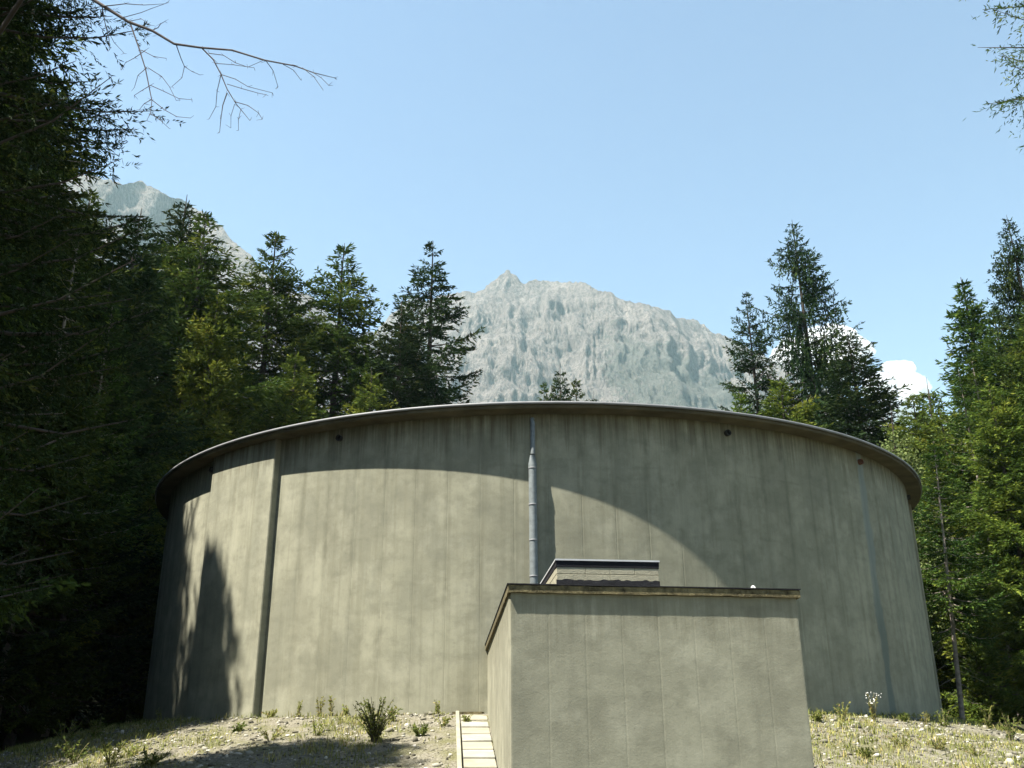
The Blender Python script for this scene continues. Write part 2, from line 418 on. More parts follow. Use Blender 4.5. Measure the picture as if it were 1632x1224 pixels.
# ------------------------------------------------------------------ mountains
def mountain(name, sky_pts, y_crest, run, seed, label, veg_fn, u_lo, u_hi, ns, nt_):
    us = np.linspace(u_lo, u_hi, ns)
    P = np.array(sky_pts, float)
    vs = np.interp(us, P[:, 0], P[:, 1])
    px = np.arange(ns)
    jag = (fbm(us*0.035, us*0+seed, seed, 6, 0.72)-0.5)*24
    vs = vs + jag
    yc = y_crest + (fbm(us*0.006, us*0+3.3, seed+20, 3)-0.5)*500
    D = np.array([ray(u, v)/ray(u, v)[1] for u, v in zip(us, vs)])
    xc = D[:, 0]*yc; zc = D[:, 2]*yc + EYE
    ts = np.concatenate([-np.linspace(1, 0.04, 24)**1.3, np.linspace(0, 1, nt_)**1.25])
    S, T = np.meshgrid(np.arange(ns), ts)
    x0 = xc[S]; z0 = zc[S]; y0 = yc[S]
    a = np.abs(T)
    prof = 1-a; prof = 0.42*prof + 0.58*prof**2.1
    zz = z0*prof - 30*a
    yy = y0 - T*run
    # gullies and ribs that run down the face
    w = sstep(0.0, 0.10, a)
    rib = fbm(x0*0.0052+seed+T*1.2, T*2.2, seed+1, 5, 0.5, True) - 0.5
    rough = fbm(x0*0.036, zz*0.036+T*9, seed+2, 6, 0.66, True) - 0.6
    led = fbm(x0*0.004+T*3, zz*0.022, seed+8, 4, 0.6) - 0.5
    rib2 = fbm(x0*0.026+T*2, T*2.4, seed+11, 4, 0.55, True) - 0.6
    disp = rib2*30*w + rib*120*w + rough*34*(0.4+0.6*w) + led*55*w
    yy = yy - disp
    zz = zz + (rough*16 + rib*50)*w
    xx = x0 + (fbm(x0*0.008+9, zz*0.008, seed+5, 4)-0.5)*60*w
    n_t = len(ts)
    idx = np.arange(ns*n_t).reshape(n_t, ns)
    F = np.stack([idx[:-1, :-1], idx[1:, :-1], idx[1:, 1:], idx[:-1, 1:]], -1).reshape(-1, 4)
    veg = veg_fn(us[S], T, x0, zz)
    veg = np.where(T < 0, 0, veg)
    me = mesh(name, np.stack([xx, yy, zz], -1).reshape(-1, 3), F, M['rock'], False, {'veg': veg.ravel()})
    o = link(name, me)
    tag(o, kind='structure'); o['label'] = label
    return o
mr, nt, b = new_mat('mountain_limestone'); k = NB(nt)
pos = k.n('ShaderNodeNewGeometry').outputs['Position']
va = k.n('ShaderNodeAttribute', attribute_name='veg').outputs['Fac']
r1 = k.noise(k.mapv(pos, (1, 1, 0.35)), 0.012, 7, 0.68)
r2 = k.noise(pos, 0.085, 6, 0.72)
r3 = k.noise(k.mapv(pos, (1, 1, 0.22)), 0.2, 5, 0.75)
c = k.mix(k.ramp(r1, [(0.3, 0), (0.7, 1)]), (0.14, 0.12, 0.106), (0.272, 0.24, 0.214))
c = k.mix(k.math('MULTIPLY', k.ramp(r2, [(0.36, 1), (0.55, 0)]), 0.6), c, (0.08, 0.078, 0.078))
c = k.mix(k.math('MULTIPLY', k.ramp(r3, [(0.42, 1), (0.50, 0)]), 0.75), c, (0.05, 0.048, 0.05))
crk = k.noise(k.mapv(pos, (1, 1, 0.16), (70, 30, 10)), 0.016, 6, 0.6)
crl = k.ramp(k.math('ABSOLUTE', k.math('SUBTRACT', crk, 0.5)), [(0.0, 1), (0.022, 0)])
c = k.mix(k.math('MULTIPLY', crl, 0.8), c, (0.05, 0.048, 0.047))
vm = k.math('ADD', va, k.math('MULTIPLY', k.math('SUBTRACT', r2, 0.5), 3.4))
c = k.mix(k.math('MULTIPLY', k.ramp(vm, [(0.42, 0), (0.56, 1)]), 0.62), c, (0.048, 0.062, 0.05))
k.l(c, b.inputs['Base Color']); b.inputs['Roughness'].default_value = 0.98; b.inputs['Specular IOR Level'].default_value = 0.1
k.bump(k.math('ADD', r2, k.math('MULTIPLY', r3, 0.5)), 1.0, 16.0, b)
M['rock'] = mr
def veg_main(u, T, x, z):
    n = fbm(u*0.022, T*9, 77, 4)
    g = sstep(0.05, 0.17, T)*sstep(905, 990, u - (T-0.1)*60)*(1-sstep(1040, 1190, u - T*250))
    return np.clip(g*(0.30+0.55*n)*1.35 + sstep(0.4, 0.7, T)*0.6 + 0.25*sstep(0.03, 0.3, T)*n, 0, 1)
def veg_left(u, T, x, z):
    return np.clip(sstep(0.25, 0.6, T)*0.9*fbm(u*0.02, T*8, 5, 4)*1.4, 0, 1)
mountain('mountain_peak', [(330, 660), (500, 570), (560, 545), (600, 520), (640, 482), (700, 470), (735, 468), (772, 462), (790, 442), (808, 432), (822, 438), (832, 447),
          (850, 446), (872, 450), (895, 445), (930, 446), (960, 462), (1000, 478), (1040, 490), (1080, 505), (1110, 513), (1150, 532), (1200, 556), (1300, 610), (1450, 690), (1650, 790)],
         2300, 1500, 11, 'bare grey limestone peak with green patches rising behind the round tank', veg_main, 330, 1450, 540, 150)
mountain('mountain_shoulder', [(-400, 330), (-200, 290), (0, 262), (60, 265), (150, 284), (200, 288), (242, 296), (268, 315), (300, 326), (330, 342), (352, 358), (372, 386), (400, 407), (440, 452), (500, 472), (560, 540), (640, 620), (760, 700)],
         1900, 1300, 31, 'hazy grey mountain shoulder behind the trees at upper left', veg_left, -300, 760, 330, 110)

# ------------------------------------------------------------------ water tank
tank = empty('water_tank', (TC[0], TC[1], 0))
tag(tank, 'large round grey concrete water tank with a thin overhanging roof', 'water tank')
Z_SOF = Z_RIM - 0.15
zb = 0.6
# solid core behind the panels
link('wall_core', lathe([(TR-0.35, zb), (TR-0.02, zb), (TR-0.02, Z_SOF-0.002), (TR-0.35, Z_SOF-0.002)], 240, M['tank'], 'wall_core'), tank)
# wall panels: shallow vee joints between them
def panel_mesh():
    hw = math.radians(PAN/2); j = 0.02/TR; dep = 0.003
    a = np.concatenate([[-hw, -hw+j], np.linspace(-hw+j, hw-j, 6)[1:-1], [hw-j, hw]])
    r = np.full(len(a), TR); r[0] = r[-1] = TR-dep
    V = []; F = []
    zs = [zb, Z_SOF-0.004]
    for z in zs:
        for an, rr in zip(a, r): V.append((rr*math.sin(an), -rr*math.cos(an), z))
    n = len(a)
    for z in zs:
        for an in (a[0], a[-1]): V.append(((TR-0.10)*math.sin(an), -(TR-0.10)*math.cos(an), z))
    for i in range(n-1): F.append((i, i+1, n+i+1, n+i))
    b0, b1, t0, t1 = 2*n, 2*n+1, 2*n+2, 2*n+3
    F.append((b0, 0, n, t0)); F.append((n-1, b1, t1, 2*n-1)); F.append((b1, b0, t0, t1))
    F.append(tuple(range(n, 2*n))+(t1, t0)); F.append(tuple(range(n))[::-1]+(b0, b1))
    return mesh('panel', V, F, M['tank'])
pm = panel_mesh()
for i in range(100):
    an = math.radians(PAN*(i+0.5))
    link('panel', pm, tank, (0, 0, 0), an)
# thickened anchor buttress between -45.2 and -32.9 degrees
def arc_block(name, a0, a1, r0, r1, z0, z1, mat, n=14, ch=0.02):
    prof = [(r0, a0), (r1-ch, a0)] + [(r1, math.radians(0)+x) for x in np.linspace(a0+ch/r1, a1-ch/r1, n)] + [(r1-ch, a1), (r0, a1)]
    bm = bmesh.new()
    prism(bm, [(r*math.sin(a), -r*math.cos(a)) for r, a in prof], z0, z1)
    return bm_mesh(name, bm, mat)
for c0 in (-45.1, 74.9, 194.9):
    a0, a1 = math.radians(c0), math.radians(c0+12.2)
    o = link('buttress', arc_block('buttress', a0, a1, TR-0.05, TR+0.18, zb, Z_SOF-0.006, M['tank']), tank)
# roof slab with its soffit, zinc drip edge and roof skin
OV = 0.45
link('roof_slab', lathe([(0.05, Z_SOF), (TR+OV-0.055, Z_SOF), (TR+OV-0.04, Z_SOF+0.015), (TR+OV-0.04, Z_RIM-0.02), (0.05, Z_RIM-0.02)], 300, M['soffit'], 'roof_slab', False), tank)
slab_o = COL.objects['roof_slab']
link('flashing', lathe([(TR+OV-0.03, Z_RIM-0.06), (TR+OV, Z_RIM-0.06), (TR+OV-0.001, Z_RIM-0.004), (TR+OV-0.012, Z_RIM+0.004), (TR+OV-0.03, Z_RIM+0.006), (TR+OV-0.5, Z_RIM+0.03), (TR+OV-0.5, Z_RIM-0.012), (TR+OV-0.034, Z_RIM-0.012)], 300, M['flashing'], 'flashing', False), slab_o)
link('roof_skin', lathe([(TR+OV-0.42, Z_RIM-0.015), (TR+OV-0.42, Z_RIM+0.04), (0.05, Z_RIM+0.75), (0.05, Z_RIM-0.015)], 120, M['membrane'], 'roof_skin', False), slab_o)
# drain stubs through the top of the wall, one every 22.5 degrees
def stub_mesh(name, mat):
    V = []; F = []
    n = 14
    for r, y in ((0.075, 0.02), (0.075, -0.09), (0.058, -0.09), (0.058, -0.005)):
        for k_ in range(n):
            a = 2*math.pi*k_/n; V.append((r*math.cos(a), y, r*math.sin(a)))
    for s in range(3):
        for k_ in range(n): F.append((s*n+k_, s*n+(k_+1) % n, (s+1)*n+(k_+1) % n, (s+1)*n+k_))
    F.append(tuple(3*n+k_ for k_ in range(n)))
    return mesh(name, V, F, mat, False)
sb, sr_ = stub_mesh('drain_stub', M['black']), stub_mesh('drain_stub', M['rust'])
for i in range(16):
    az = OUT0 + 22.5*i
    if i == 0: continue
    r = TR
    a = math.radians(az)
    o = link('drain_stub', sr_ if i == 2 else sb, tank, (r*math.sin(a), -r*math.cos(a), 7.0+EYE), a)
    if i == 2: o['label'] = 'rusty leaking drain stub'

# ------------------------------------------------------------------ downpipe
pa = math.radians(OUT0)
pr = TR + 0.15
dp = empty('downpipe', (TC[0]+pr*math.sin(pa), TC[1]-pr*math.cos(pa), 0))
tag(dp, 'galvanised steel downpipe fixed to the middle of the tank wall', 'pipe')
HUT_TOP = 2.09 + EYE
V = []; F = []
tube(V, F, [(0.01, 0.17, 7.06+EYE), (0.01, 0.06, 7.07+EYE), (0.01, 0.012, 7.045+EYE), (0.01, 0, 6.98+EYE), (0.01, 0, 6.22+EYE)], [0.056]*5, 16)
o = link('upper_pipe', mesh('upper_pipe', V, F, M['galv'], True), dp)
V = []; F = []
tube(V, F, [(0.01, 0, 6.23+EYE), (0.008, 0, 6.2+EYE), (0, 0, 6.0+EYE), (0, 0, 5.9+EYE)], [0.062, 0.062, 0.093, 0.093], 16)
link('reducer', mesh('reducer', V, F, M['galv'], True), dp)
zj = [5.9+EYE, 5.07+EYE, 4.28+EYE, 3.5+EYE, 2.7+EYE, HUT_TOP+0.02]
for i in range(len(zj)-1):
    V = []; F = []
    tube(V, F, [(0, 0, zj[i+1]), (0, 0, zj[i]+0.01)], [0.092, 0.090], 20)
    link('pipe_length', mesh('pipe_length', V, F, M['galv'], True), dp)
    V = []; F = []
    tube(V, F, [(0, 0, zj[i]-0.018), (0, 0, zj[i]-0.014), (0, 0, zj[i]+0.014), (0, 0, zj[i]+0.018)], [0.093, 0.0975, 0.0975, 0.093], 20)
    link('pipe_collar', mesh('pipe_collar', V, F, M['flashing'], True), dp)
V = []; F = []
for z in (6.7+EYE, 5.0+EYE, 3.4+EYE):
    tube(V, F, [(0, 0.2, z), (0, 0.07, z)], [0.012, 0.012], 6)
    break
link('pipe_bracket', mesh('pipe_bracket', V, F, M['galv']), dp)

# ------------------------------------------------------------------ valve hut
hut = empty('valve_hut', (1.7, 17.0, 0))
tag(hut, 'low box-shaped concrete valve hut with flat roof standing before the tank', 'hut')
def hv(p): return (p[0]-1.7, p[1]-17.0)
HZ0 = -0.4; HZ1 = HUT_TOP - 0.10
def board_wall(A, B, n, thick, name_, dep=0.0013, j=0.02):
    """a run of formwork-board panels from A to B, outside to the right of A->B"""
    A = Vector(A); B = Vector(B); t = (B-A); L = t.length; t.normalize(); nrm = Vector((t.y, -t.x))
    w = L/n
    for i in range(n):
        p0 = A + t*(w*i); p1 = A + t*(w*(i+1))
        pts = [p0 - nrm*thick, p0 - nrm*dep, p0 + t*j, p1 - t*j, p1 - nrm*dep, p1 - nrm*thick]
        if i == 0: pts[1] = p0 - nrm*0.002
        if i == n-1: pts[4] = p1 - nrm*0.002
        c0 = (p0+p1)/2
        bm = bmesh.new(); prism(bm, [(p.x-c0.x, p.y-c0.y) for p in pts], HZ0, HZ1)
        link(name_, bm_mesh(name_, bm, M['hut']), hut, (c0.x-1.7, c0.y-17.0, 0))
# the four walls meet with mitre-free butts: side walls run between front and back
tF = (HUT_FR-HUT_FL).normalized(); nF = Vector((tF.y, -tF.x))
board_wall(HUT_FL, HUT_FR, 8, 0.22, 'front_panel')
backL = HUT_FL - nF*0.222; backR = HUT_FR - nF*0.222
board_wall(HUT_BL + Vector((0.002, 0)), backL + Vector((0.002, 0)), 14, 0.22, 'side_panel')
board_wall(backR - Vector((0.002, 0)), HUT_BR, 14, 0.22, 'side_panel')
# roof slab
ovh = 0.046
cL = (HUT_BL-HUT_FL).normalized()
def ofs(p, a, b_): return (p.x - tF.x*a + nF.x*b_ - 1.7, p.y - tF.y*a + nF.y*b_ - 17.0)
bm = bmesh.new()
prism(bm, [ofs(HUT_FL, ovh, ovh), ofs(HUT_FR, -ovh, ovh), (HUT_BR.x+ovh-1.7, HUT_BR.y-17.0), (HUT_BL.x-ovh-1.7, HUT_BL.y-17.0-0.03)], HZ1+0.002, HUT_TOP)
bmesh.ops.subdivide_edges(bm, edges=[e for e in bm.edges if e.calc_length() > 1], cuts=60)
for v in bm.verts:
    n_ = vnoise(np.array([v.co.x*7.0+40]), np.array([v.co.y*7.0+v.co.z*9]), 4)[0]-0.5
    v.co.z += n_*0.014
link('roof_slab', bm_mesh('roof_slab', bm, M['roof_edge']), hut)
# thin membrane lip on top of the slab
bm = bmesh.new()
prism(bm, [ofs(HUT_FL, ovh+0.012, ovh+0.012), ofs(HUT_FR, -ovh-0.012, ovh+0.012), (HUT_BR.x+ovh-1.69, HUT_BR.y-17.0), (HUT_BL.x-ovh-1.712, HUT_BL.y-17.03)], HUT_TOP+0.008, HUT_TOP+0.022)
link('roof_membrane', bm_mesh('roof_membrane', bm, M['bitumen']), hut)
# white lump at the front edge of the roof
def blob(name, r, seed, mat, sq=(1, 1, 1), sub=2, amp=0.3):
    bm = bmesh.new(); bmesh.ops.create_icosphere(bm, subdivisions=sub, radius=r)
    rn = random.Random(seed); off = rn.random()*50
    for v in bm.verts:
        f = 1 + amp*(vnoise(np.array([v.co.x/r*1.3+off]), np.array([v.co.y/r*1.3+v.co.z/r*1.7+off]), seed)[0]-0.5)*2
        v.co = Vector((v.co.x*sq[0], v.co.y*sq[1], v.co.z*sq[2]))*f
    return bm_mesh(name, bm, mat)
pw = at(1200, 936, 13.9)
o = link('pebble', blob('pebble', 0.045, 5, M['white'], (0.9, 0.8, 1.0)), None, (pw.x, pw.y, HUT_TOP+0.022+0.035))
tag(o, 'small white stone lying on the front edge of the hut roof', 'stone')

# ------------------------------------------------------------------ roof hatch
HY = 14.6
lt = at(886, 890, HY); rt = at(1050, 897, HY + 0.2)
lt = Vector(lt); rt = Vector(rt)
zl = (lt.z+rt.z)/2
tH = Vector((rt.x-lt.x, rt.y-lt.y)); WH = tH.length; tH.normalize()
bH = Vector((-0.075, 1.0)).normalized()
hatch = empty('roof_hatch', (lt.x, lt.y, HUT_TOP))
tag(hatch, 'raised access hatch with dark metal lid on the hut roof', 'hatch')
DH = 2.3
def hp(a, b_): return (tH.x*a + bH.x*b_, tH.y*a + bH.y*b_)
zr = zl-HUT_TOP
bm = bmesh.new(); prism(bm, [hp(0, 0), hp(WH, 0), hp(WH, DH), hp(0, DH)], zr-0.105, zr-0.012)
lid_o = link('lid', bm_mesh('lid', bm, M['dark_metal']), hatch)
bm = bmesh.new(); prism(bm, [hp(-0.012, -0.012), hp(WH+0.012, -0.012), hp(WH+0.012, DH+0.012), hp(-0.012, DH+0.012)], zr-0.010, zr+0.014)
link('lid_sheet', bm_mesh('lid_sheet', bm, M['alu']), lid_o)
ins = 0.006
bm = bmesh.new(); prism(bm, [hp(ins+0.012, ins+0.012), hp(WH-ins-0.012, ins+0.012), hp(WH-ins-0.012, DH-ins), hp(ins+0.012, DH-ins)], 0.0, zr-0.107)
link('curb_core', bm_mesh('curb_core', bm, M['block']), hatch)
zc0, zc1, zc2 = 0.10, zr-0.21, zr-0.108
def block(a0, a1, z0, z1, side='front'):
    bm = bmesh.new(); j = 0.003
    if side == 'front': pts = [hp(a0+j, ins), hp(a1-j, ins), hp(a1-j, ins+0.1), hp(a0+j, ins+0.1)]
    elif side == 'left': pts = [hp(ins, a0+j), hp(ins+0.1, a0+j), hp(ins+0.1, a1-j), hp(ins, a1-j)]
    else: pts = [hp(WH-ins-0.1, a0+j), hp(WH-ins, a0+j), hp(WH-ins, a1-j), hp(WH-ins-0.1, a1-j)]
    prism(bm, pts, z0+j, z1-j); bevel(bm, 0.004)
    link('block', bm_mesh('block', bm, M['block']), hatch)
wi = WH-2*ins
for f0, f1 in ((0, .28), (.28, .52), (.52, .76), (.76, 1.0)): block(ins+wi*f0, ins+wi*f1, zc1, zc2)
for f0, f1 in ((0, .52), (.52, 1.0)): block(ins+wi*f0, ins+wi*f1, zc0, zc1)
for s_ in ('left', 'right'):
    for f0, f1 in ((0, .34), (.34, .67), (.67, 1.0)):
        block(ins+0.102+(DH-2*ins-0.102)*f0, ins+0.102+(DH-2*ins-0.102)*f1, zc1, zc2, s_)
        block(ins+0.102+(DH-2*ins-0.102)*f0, ins+0.102+(DH-2*ins-0.102)*f1, zc0, zc1, s_)
# bitumen skirt with a wavy upper edge
ztop = at(960, 923, HY).z - HUT_TOP
bm = bmesh.new(); n_ = 40
lo = []; hi = []; lo2 = []; hi2 = []
for i in range(n_+1):
    a = ins-0.006 + (wi+0.012)*i/n_
    zz_ = ztop + (vnoise(np.array([i*0.55]), np.array([0.5]), 3)[0]-0.5)*0.035
    p = hp(a, ins-0.008); q = hp(a, ins-0.0015)
    lo.append(bm.verts.new((p[0], p[1], 0.02))); hi.append(bm.verts.new((p[0], p[1], zz_)))
    lo2.append(bm.verts.new((q[0], q[1], 0.02))); hi2.append(bm.verts.new((q[0], q[1], zz_)))
for i in range(n_):
    bm.faces.new((lo[i], lo[i+1], hi[i+1], hi[i])); bm.faces.new((hi[i], hi[i+1], hi2[i+1], hi2[i])); bm.faces.new((lo2[i+1], lo2[i], hi2[i], hi2[i+1]))
link('bitumen_skirt', bm_mesh('bitumen_skirt', bm, M['bitumen']), hatch)

# ------------------------------------------------------------------ paved ramp beside the hut
stair = empty('paved_ramp', (-0.9, 17.0, 0))
tag(stair, 'narrow sloping strip of pale concrete slabs running up beside the hut', 'ramp')
def wall_x(y): return HUT_FL.x + (HUT_BL.x-HUT_FL.x)*(y-HUT_FL.y)/(HUT_BL.y-HUT_FL.y)
def stair_z(y): return 0.70 + EYE - 0.21*(20.75-y)
SW = 0.52
dep = 0.64
M['paving_b'] = concrete('paving_concrete_grey', (0.235, 0.23, 0.19))
for i in range(13):
    y1 = 20.75 - dep*i - 0.008; y0 = y1-dep+0.016
    xa, xb = wall_x(y1)-0.03, wall_x(y0)-0.03
    ja, jb = RNG.normal(0, 0.006, 2)
    bm = bmesh.new()
    box_pts(bm, [(xb-SW+0.9, y0-17, stair_z(y0)-0.2), (xb+0.9, y0-17, stair_z(y0)-0.2), (xa+0.9, y1-17, stair_z(y1)-0.2), (xa-SW+0.9, y1-17, stair_z(y1)-0.2),
                 (xb-SW+0.9, y0-17, stair_z(y0)+0.018+ja), (xb+0.9, y0-17, stair_z(y0)+0.018+jb), (xa+0.9, y1-17, stair_z(y1)-0.004+jb), (xa-SW+0.9, y1-17, stair_z(y1)-0.004+ja)])
    bevel(bm, 0.008)
    link('slab', bm_mesh('slab', bm, M['paving'] if i % 2 == 0 else M['paving_b']), stair)
bm = bmesh.new()
for (y0, y1, ex) in ((12.4, 21.0, 0),):
    x0, x1 = wall_x(y0)-0.03-SW-0.03, wall_x(y1)-0.03-SW-0.03
    w = 0.075
    box_pts(bm, [(x0-w+0.9, y0-17, stair_z(y0)-0.35), (x0+0.9, y0-17, stair_z(y0)-0.35), (x1+0.9, y1-17, stair_z(y1)-0.35), (x1-w+0.9, y1-17, stair_z(y1)-0.35),
                 (x0-w+0.9, y0-17, stair_z(y0)+0.05), (x0+0.9, y0-17, stair_z(y0)+0.05), (x1+0.9, y1-17, stair_z(y1)+0.03), (x1-w+0.9, y1-17, stair_z(y1)+0.03)])
bevel(bm, 0.008)
link('kerb', bm_mesh('kerb', bm, M['hut']), stair)
# low strip of drip stones at the foot of the wall
bm = bmesh.new()
a0, a1 = math.radians(-9.6), math.radians(-6.7)
prism(bm, [((TR+r)*math.sin(a), -(TR+r)*math.cos(a)) for r, a in ((0.0, a0), (0.28, a0), (0.28, a1), (0.0, a1))], 0.5+EYE, 0.755+EYE)
o = link('landing_slab', bm_mesh('landing_slab', bm, M['roof_edge']), None, (TC[0], TC[1], 0))
tag(o, 'dark weathered slab at the head of the paved ramp against the tank', 'slab')

# ------------------------------------------------------------------ gravel and stones
def rocks(n, xs, ys, size, seed):
    rg = np.random.default_rng(seed)
    phi = (1+5**0.5)/2
    ico = np.array([(-1, phi, 0), (1, phi, 0), (-1, -phi, 0), (1, -phi, 0), (0, -1, phi), (0, 1, phi), (0, -1, -phi), (0, 1, -phi), (phi, 0, -1), (phi, 0, 1), (-phi, 0, -1), (-phi, 0, 1)])/1.9
    fc = np.array([(0, 11, 5), (0, 5, 1), (0, 1, 7), (0, 7, 10), (0, 10, 11), (1, 5, 9), (5, 11, 4), (11, 10, 2), (10, 7, 6), (7, 1, 8), (3, 9, 4), (3, 4, 2), (3, 2, 6), (3, 6, 8), (3, 8, 9), (4, 9, 5), (2, 4, 11), (6, 2, 10), (8, 6, 7), (9, 8, 1)])
    V = ico[None]*(1+0.5*(rg.random((n, 12, 1))-0.5))
    V = V*(0.6+0.8*rg.random((n, 1, 3)))*np.array([1, 1, 0.7])
    an = rg.random(n)*6.283; c, s = np.cos(an)[:, None], np.sin(an)[:, None]
    x = V[:, :, 0]*c-V[:, :, 1]*s; y = V[:, :, 0]*s+V[:, :, 1]*c
    V = np.stack([x, y, V[:, :, 2]], -1)*size[:, None, None]
    z = zt(xs, ys)
    V += np.stack([xs, ys, z+size*0.12], -1)[:, None]
    F = (fc[None]+12*np.arange(n)[:, None, None]).reshape(-1, 3)
    return V.reshape(-1, 3), F
def in_hut(x, y):
    return (x > wall_x(y)-0.72) & (x < 4.05-0.07*(y-13.7)) & (y > 13.0) & (y < 21.8)
def mound_pts(n, rg, ylo=12.5):
    xs = []; ys = []
    while sum(map(len, xs)) < n:
        x = rg.uniform(-14, 17, n); y = rg.uniform(ylo, 30, n)
        d = np.hypot(x-TC[0], y-TC[1])-TR
        keep = (d > 0.03) & (d < 9) & ~in_hut(x, y) & (np.abs(x) < 0.56*y+0.6)
        xs.append(x[keep]); ys.append(y[keep])
    return np.concatenate(xs)[:n], np.concatenate(ys)[:n]
mst, nt, b = new_mat('gravel_stones'); k = NB(nt)
va = k.n('ShaderNodeAttribute', attribute_name='var').outputs['Fac']
c = k.ramp(va, [(0.0, (0.05, 0.046, 0.034)), (0.45, (0.13, 0.122, 0.09)), (0.8, (0.25, 0.24, 0.195)), (1.0, (0.42, 0.40, 0.35))])
k.l(c, b.inputs['Base Color']); b.inputs['Roughness'].default_value = 0.95; b.inputs['Specular IOR Level'].default_value = 0.2
rg = np.random.default_rng(21)
xs, ys = mound_pts(11000, rg)
thin = rg.random(11000) < np.clip(1.45-1.3*fbm(xs*0.7, ys*0.7, 12, 3), 0.2, 1)
xs, ys = xs[thin], ys[thin]; n = len(xs)
sz = 0.016+0.032*rg.random(n)**2.2+0.04*(rg.random(n) > 0.975)
V, F = rocks(n, xs, ys, sz, 3)
o = link('gravel', mesh('gravel', V, F, mst, False, {'var': np.repeat(rg.random(n), 12)}))
tag(o, 'pale limestone gravel strewn over the bank below the tank', 'gravel', kind='stuff')

# ------------------------------------------------------------------ grass and weeds
def blades(bases, heights, widths, lean, rg, nseg=2):
    n = len(bases)
    an = rg.random(n)*6.283
    dirv = np.stack([np.cos(an), np.sin(an), np.zeros(n)], -1)
    side = np.stack([-np.sin(an), np.cos(an), np.zeros(n)], -1)
    mid = bases + dirv*(heights*lean*0.3)[:, None] + np.array([0, 0, 1])*(heights*0.6)[:, None]
    tip = bases + dirv*(heights*lean)[:, None] + np.array([0, 0, 1])*(heights*(1-0.25*lean))[:, None]
    w = widths[:, None]
    V = np.stack([bases-side*w, bases+side*w, mid+side*w*0.8, mid-side*w*0.8, tip], 1).reshape(-1, 3)
    q = 5*np.arange(n)
    F = np.concatenate([np.stack([q, q+1, q+2], -1), np.stack([q, q+2, q+3], -1), np.stack([q+3, q+2, q+4], -1)])
    return V, F
rg = np.random.default_rng(5)
tx, ty = mound_pts(8500, rg)
keep = rg.random(len(tx)) < np.clip((fbm(tx*0.6+7, ty*0.6, 15, 3)-0.36)*3.2 + 0.5*(tx > 4.5) + 0.2*(tx < -7) + 0.5*(np.hypot(tx-TC[0], ty-TC[1])-TR < 0.5), 0.02, 1)
tx, ty = tx[keep], ty[keep]
nb = 10
bx_ = np.repeat(tx, nb)+rg.normal(0, 0.085, len(tx)*nb); by_ = np.repeat(ty, nb)+rg.normal(0, 0.085, len(tx)*nb)
hh = np.repeat(0.05+0.12*rg.random(len(tx))**2, nb)*(0.5+0.8*rg.random(len(bx_)))
V, F = blades(np.stack([bx_, by_, zt(bx_, by_)-0.01], -1), hh, 0.004+0.004*rg.random(len(bx_)), 0.3+0.6*rg.random(len(bx_)), rg)
vv = np.clip(np.repeat(rg.random(len(tx)), nb)*0.7+rg.random(len(bx_))*0.35, 0, 1)
o = link('grass', mesh('grass', V, F, M['grass'], False, {'var': np.repeat(vv, 5)}))
tag(o, 'tufts of short dry grass on the gravel bank', 'grass', kind='stuff')

def leaf_quads(P, D, L, W, rg, N=None):
    """rhombic leaves: base P, direction D, length L, width W"""
    n = len(P)
    if N is None:
        N = rg.normal(size=(n, 3))
    S = np.cross(D, N); S /= np.linalg.norm(S, axis=1, keepdims=True)+1e-9
    mid = P + D*(L*0.45)[:, None]
    V = np.stack([P, mid+S*(W*0.5)[:, None], P+D*L[:, None], mid-S*(W*0.5)[:, None]], 1).reshape(-1, 3)
    F = np.arange(4*n).reshape(n, 4)
    return V, F
def norm(a): return a/(np.linalg.norm(a, axis=-1, keepdims=True)+1e-9)

def shrub(name, x, y, h, w, n_stem, n_leaf, leaf, mat, seed, label, cat, group=None, flowers=0):
    rg = np.random.default_rng(seed)
    z = float(zt(x, y))
    root = empty(name, (x, y, z-0.02)); tag(root, label, cat, group)
    V = []; F = []; P = []; D = []
    FL = []
    for i in range(n_stem):
        an = rg.random()*6.283; sp = w*(0.2+0.8*rg.random()); hh = h*(0.55+0.45*rg.random())
        p0 = np.array([math.cos(an), math.sin(an), 0])*0.03
        tip = np.array([math.cos(an)*sp, math.sin(an)*sp, hh])
        mid = np.array([math.cos(an)*sp*0.35, math.sin(an)*sp*0.35, hh*0.6])
        ts = np.linspace(0, 1, 6)[:, None]
        pts = p0*(1-ts)**2 + mid*2*ts*(1-ts) + tip*ts**2
        tube(V, F, pts, list(np.linspace(0.006, 0.002, 6)*(1+h)), 4)
        t = rg.uniform(0.12, 1, n_leaf)[:, None]
        p = p0*(1-t)**2 + mid*2*t*(1-t) + tip*t**2
        d = norm(rg.normal(size=(n_leaf, 3))+np.array([math.cos(an), math.sin(an), 0.7])*0.7)
        P.append(p); D.append(d); FL.append(tip)
    P = np.concatenate(P); D = np.concatenate(D); n = len(P)
    link('stem', mesh('stem', V, F, M['deadwood'] if cat == 'shrub' else M['weed_stem'], False), root)
    Lf = leaf*(0.5+0.8*rg.random(n))
    LV, LF = leaf_quads(P, D, Lf, Lf*(0.3+0.2*rg.random(n)), rg)
    link('foliage', mesh('foliage', LV, LF, mat, False, {'var': np.repeat(np.clip(rg.normal(0.5, 0.24, n), 0, 1), 4)}), root)
    if flowers:
        Pf = np.array(FL)[np.repeat(np.arange(n_stem), flowers) % n_stem] + rg.normal(0, 0.035, (n_stem*flowers, 3))*np.array([1, 1, 0.35])
        V2, F2 = leaf_quads(Pf, norm(rg.normal(size=Pf.shape)+np.array([0, -0.4, 1])), np.full(len(Pf), 0.035), np.full(len(Pf), 0.03), rg)
        link('blossom', mesh('blossom', V2, F2, M['white']), root)
    return root
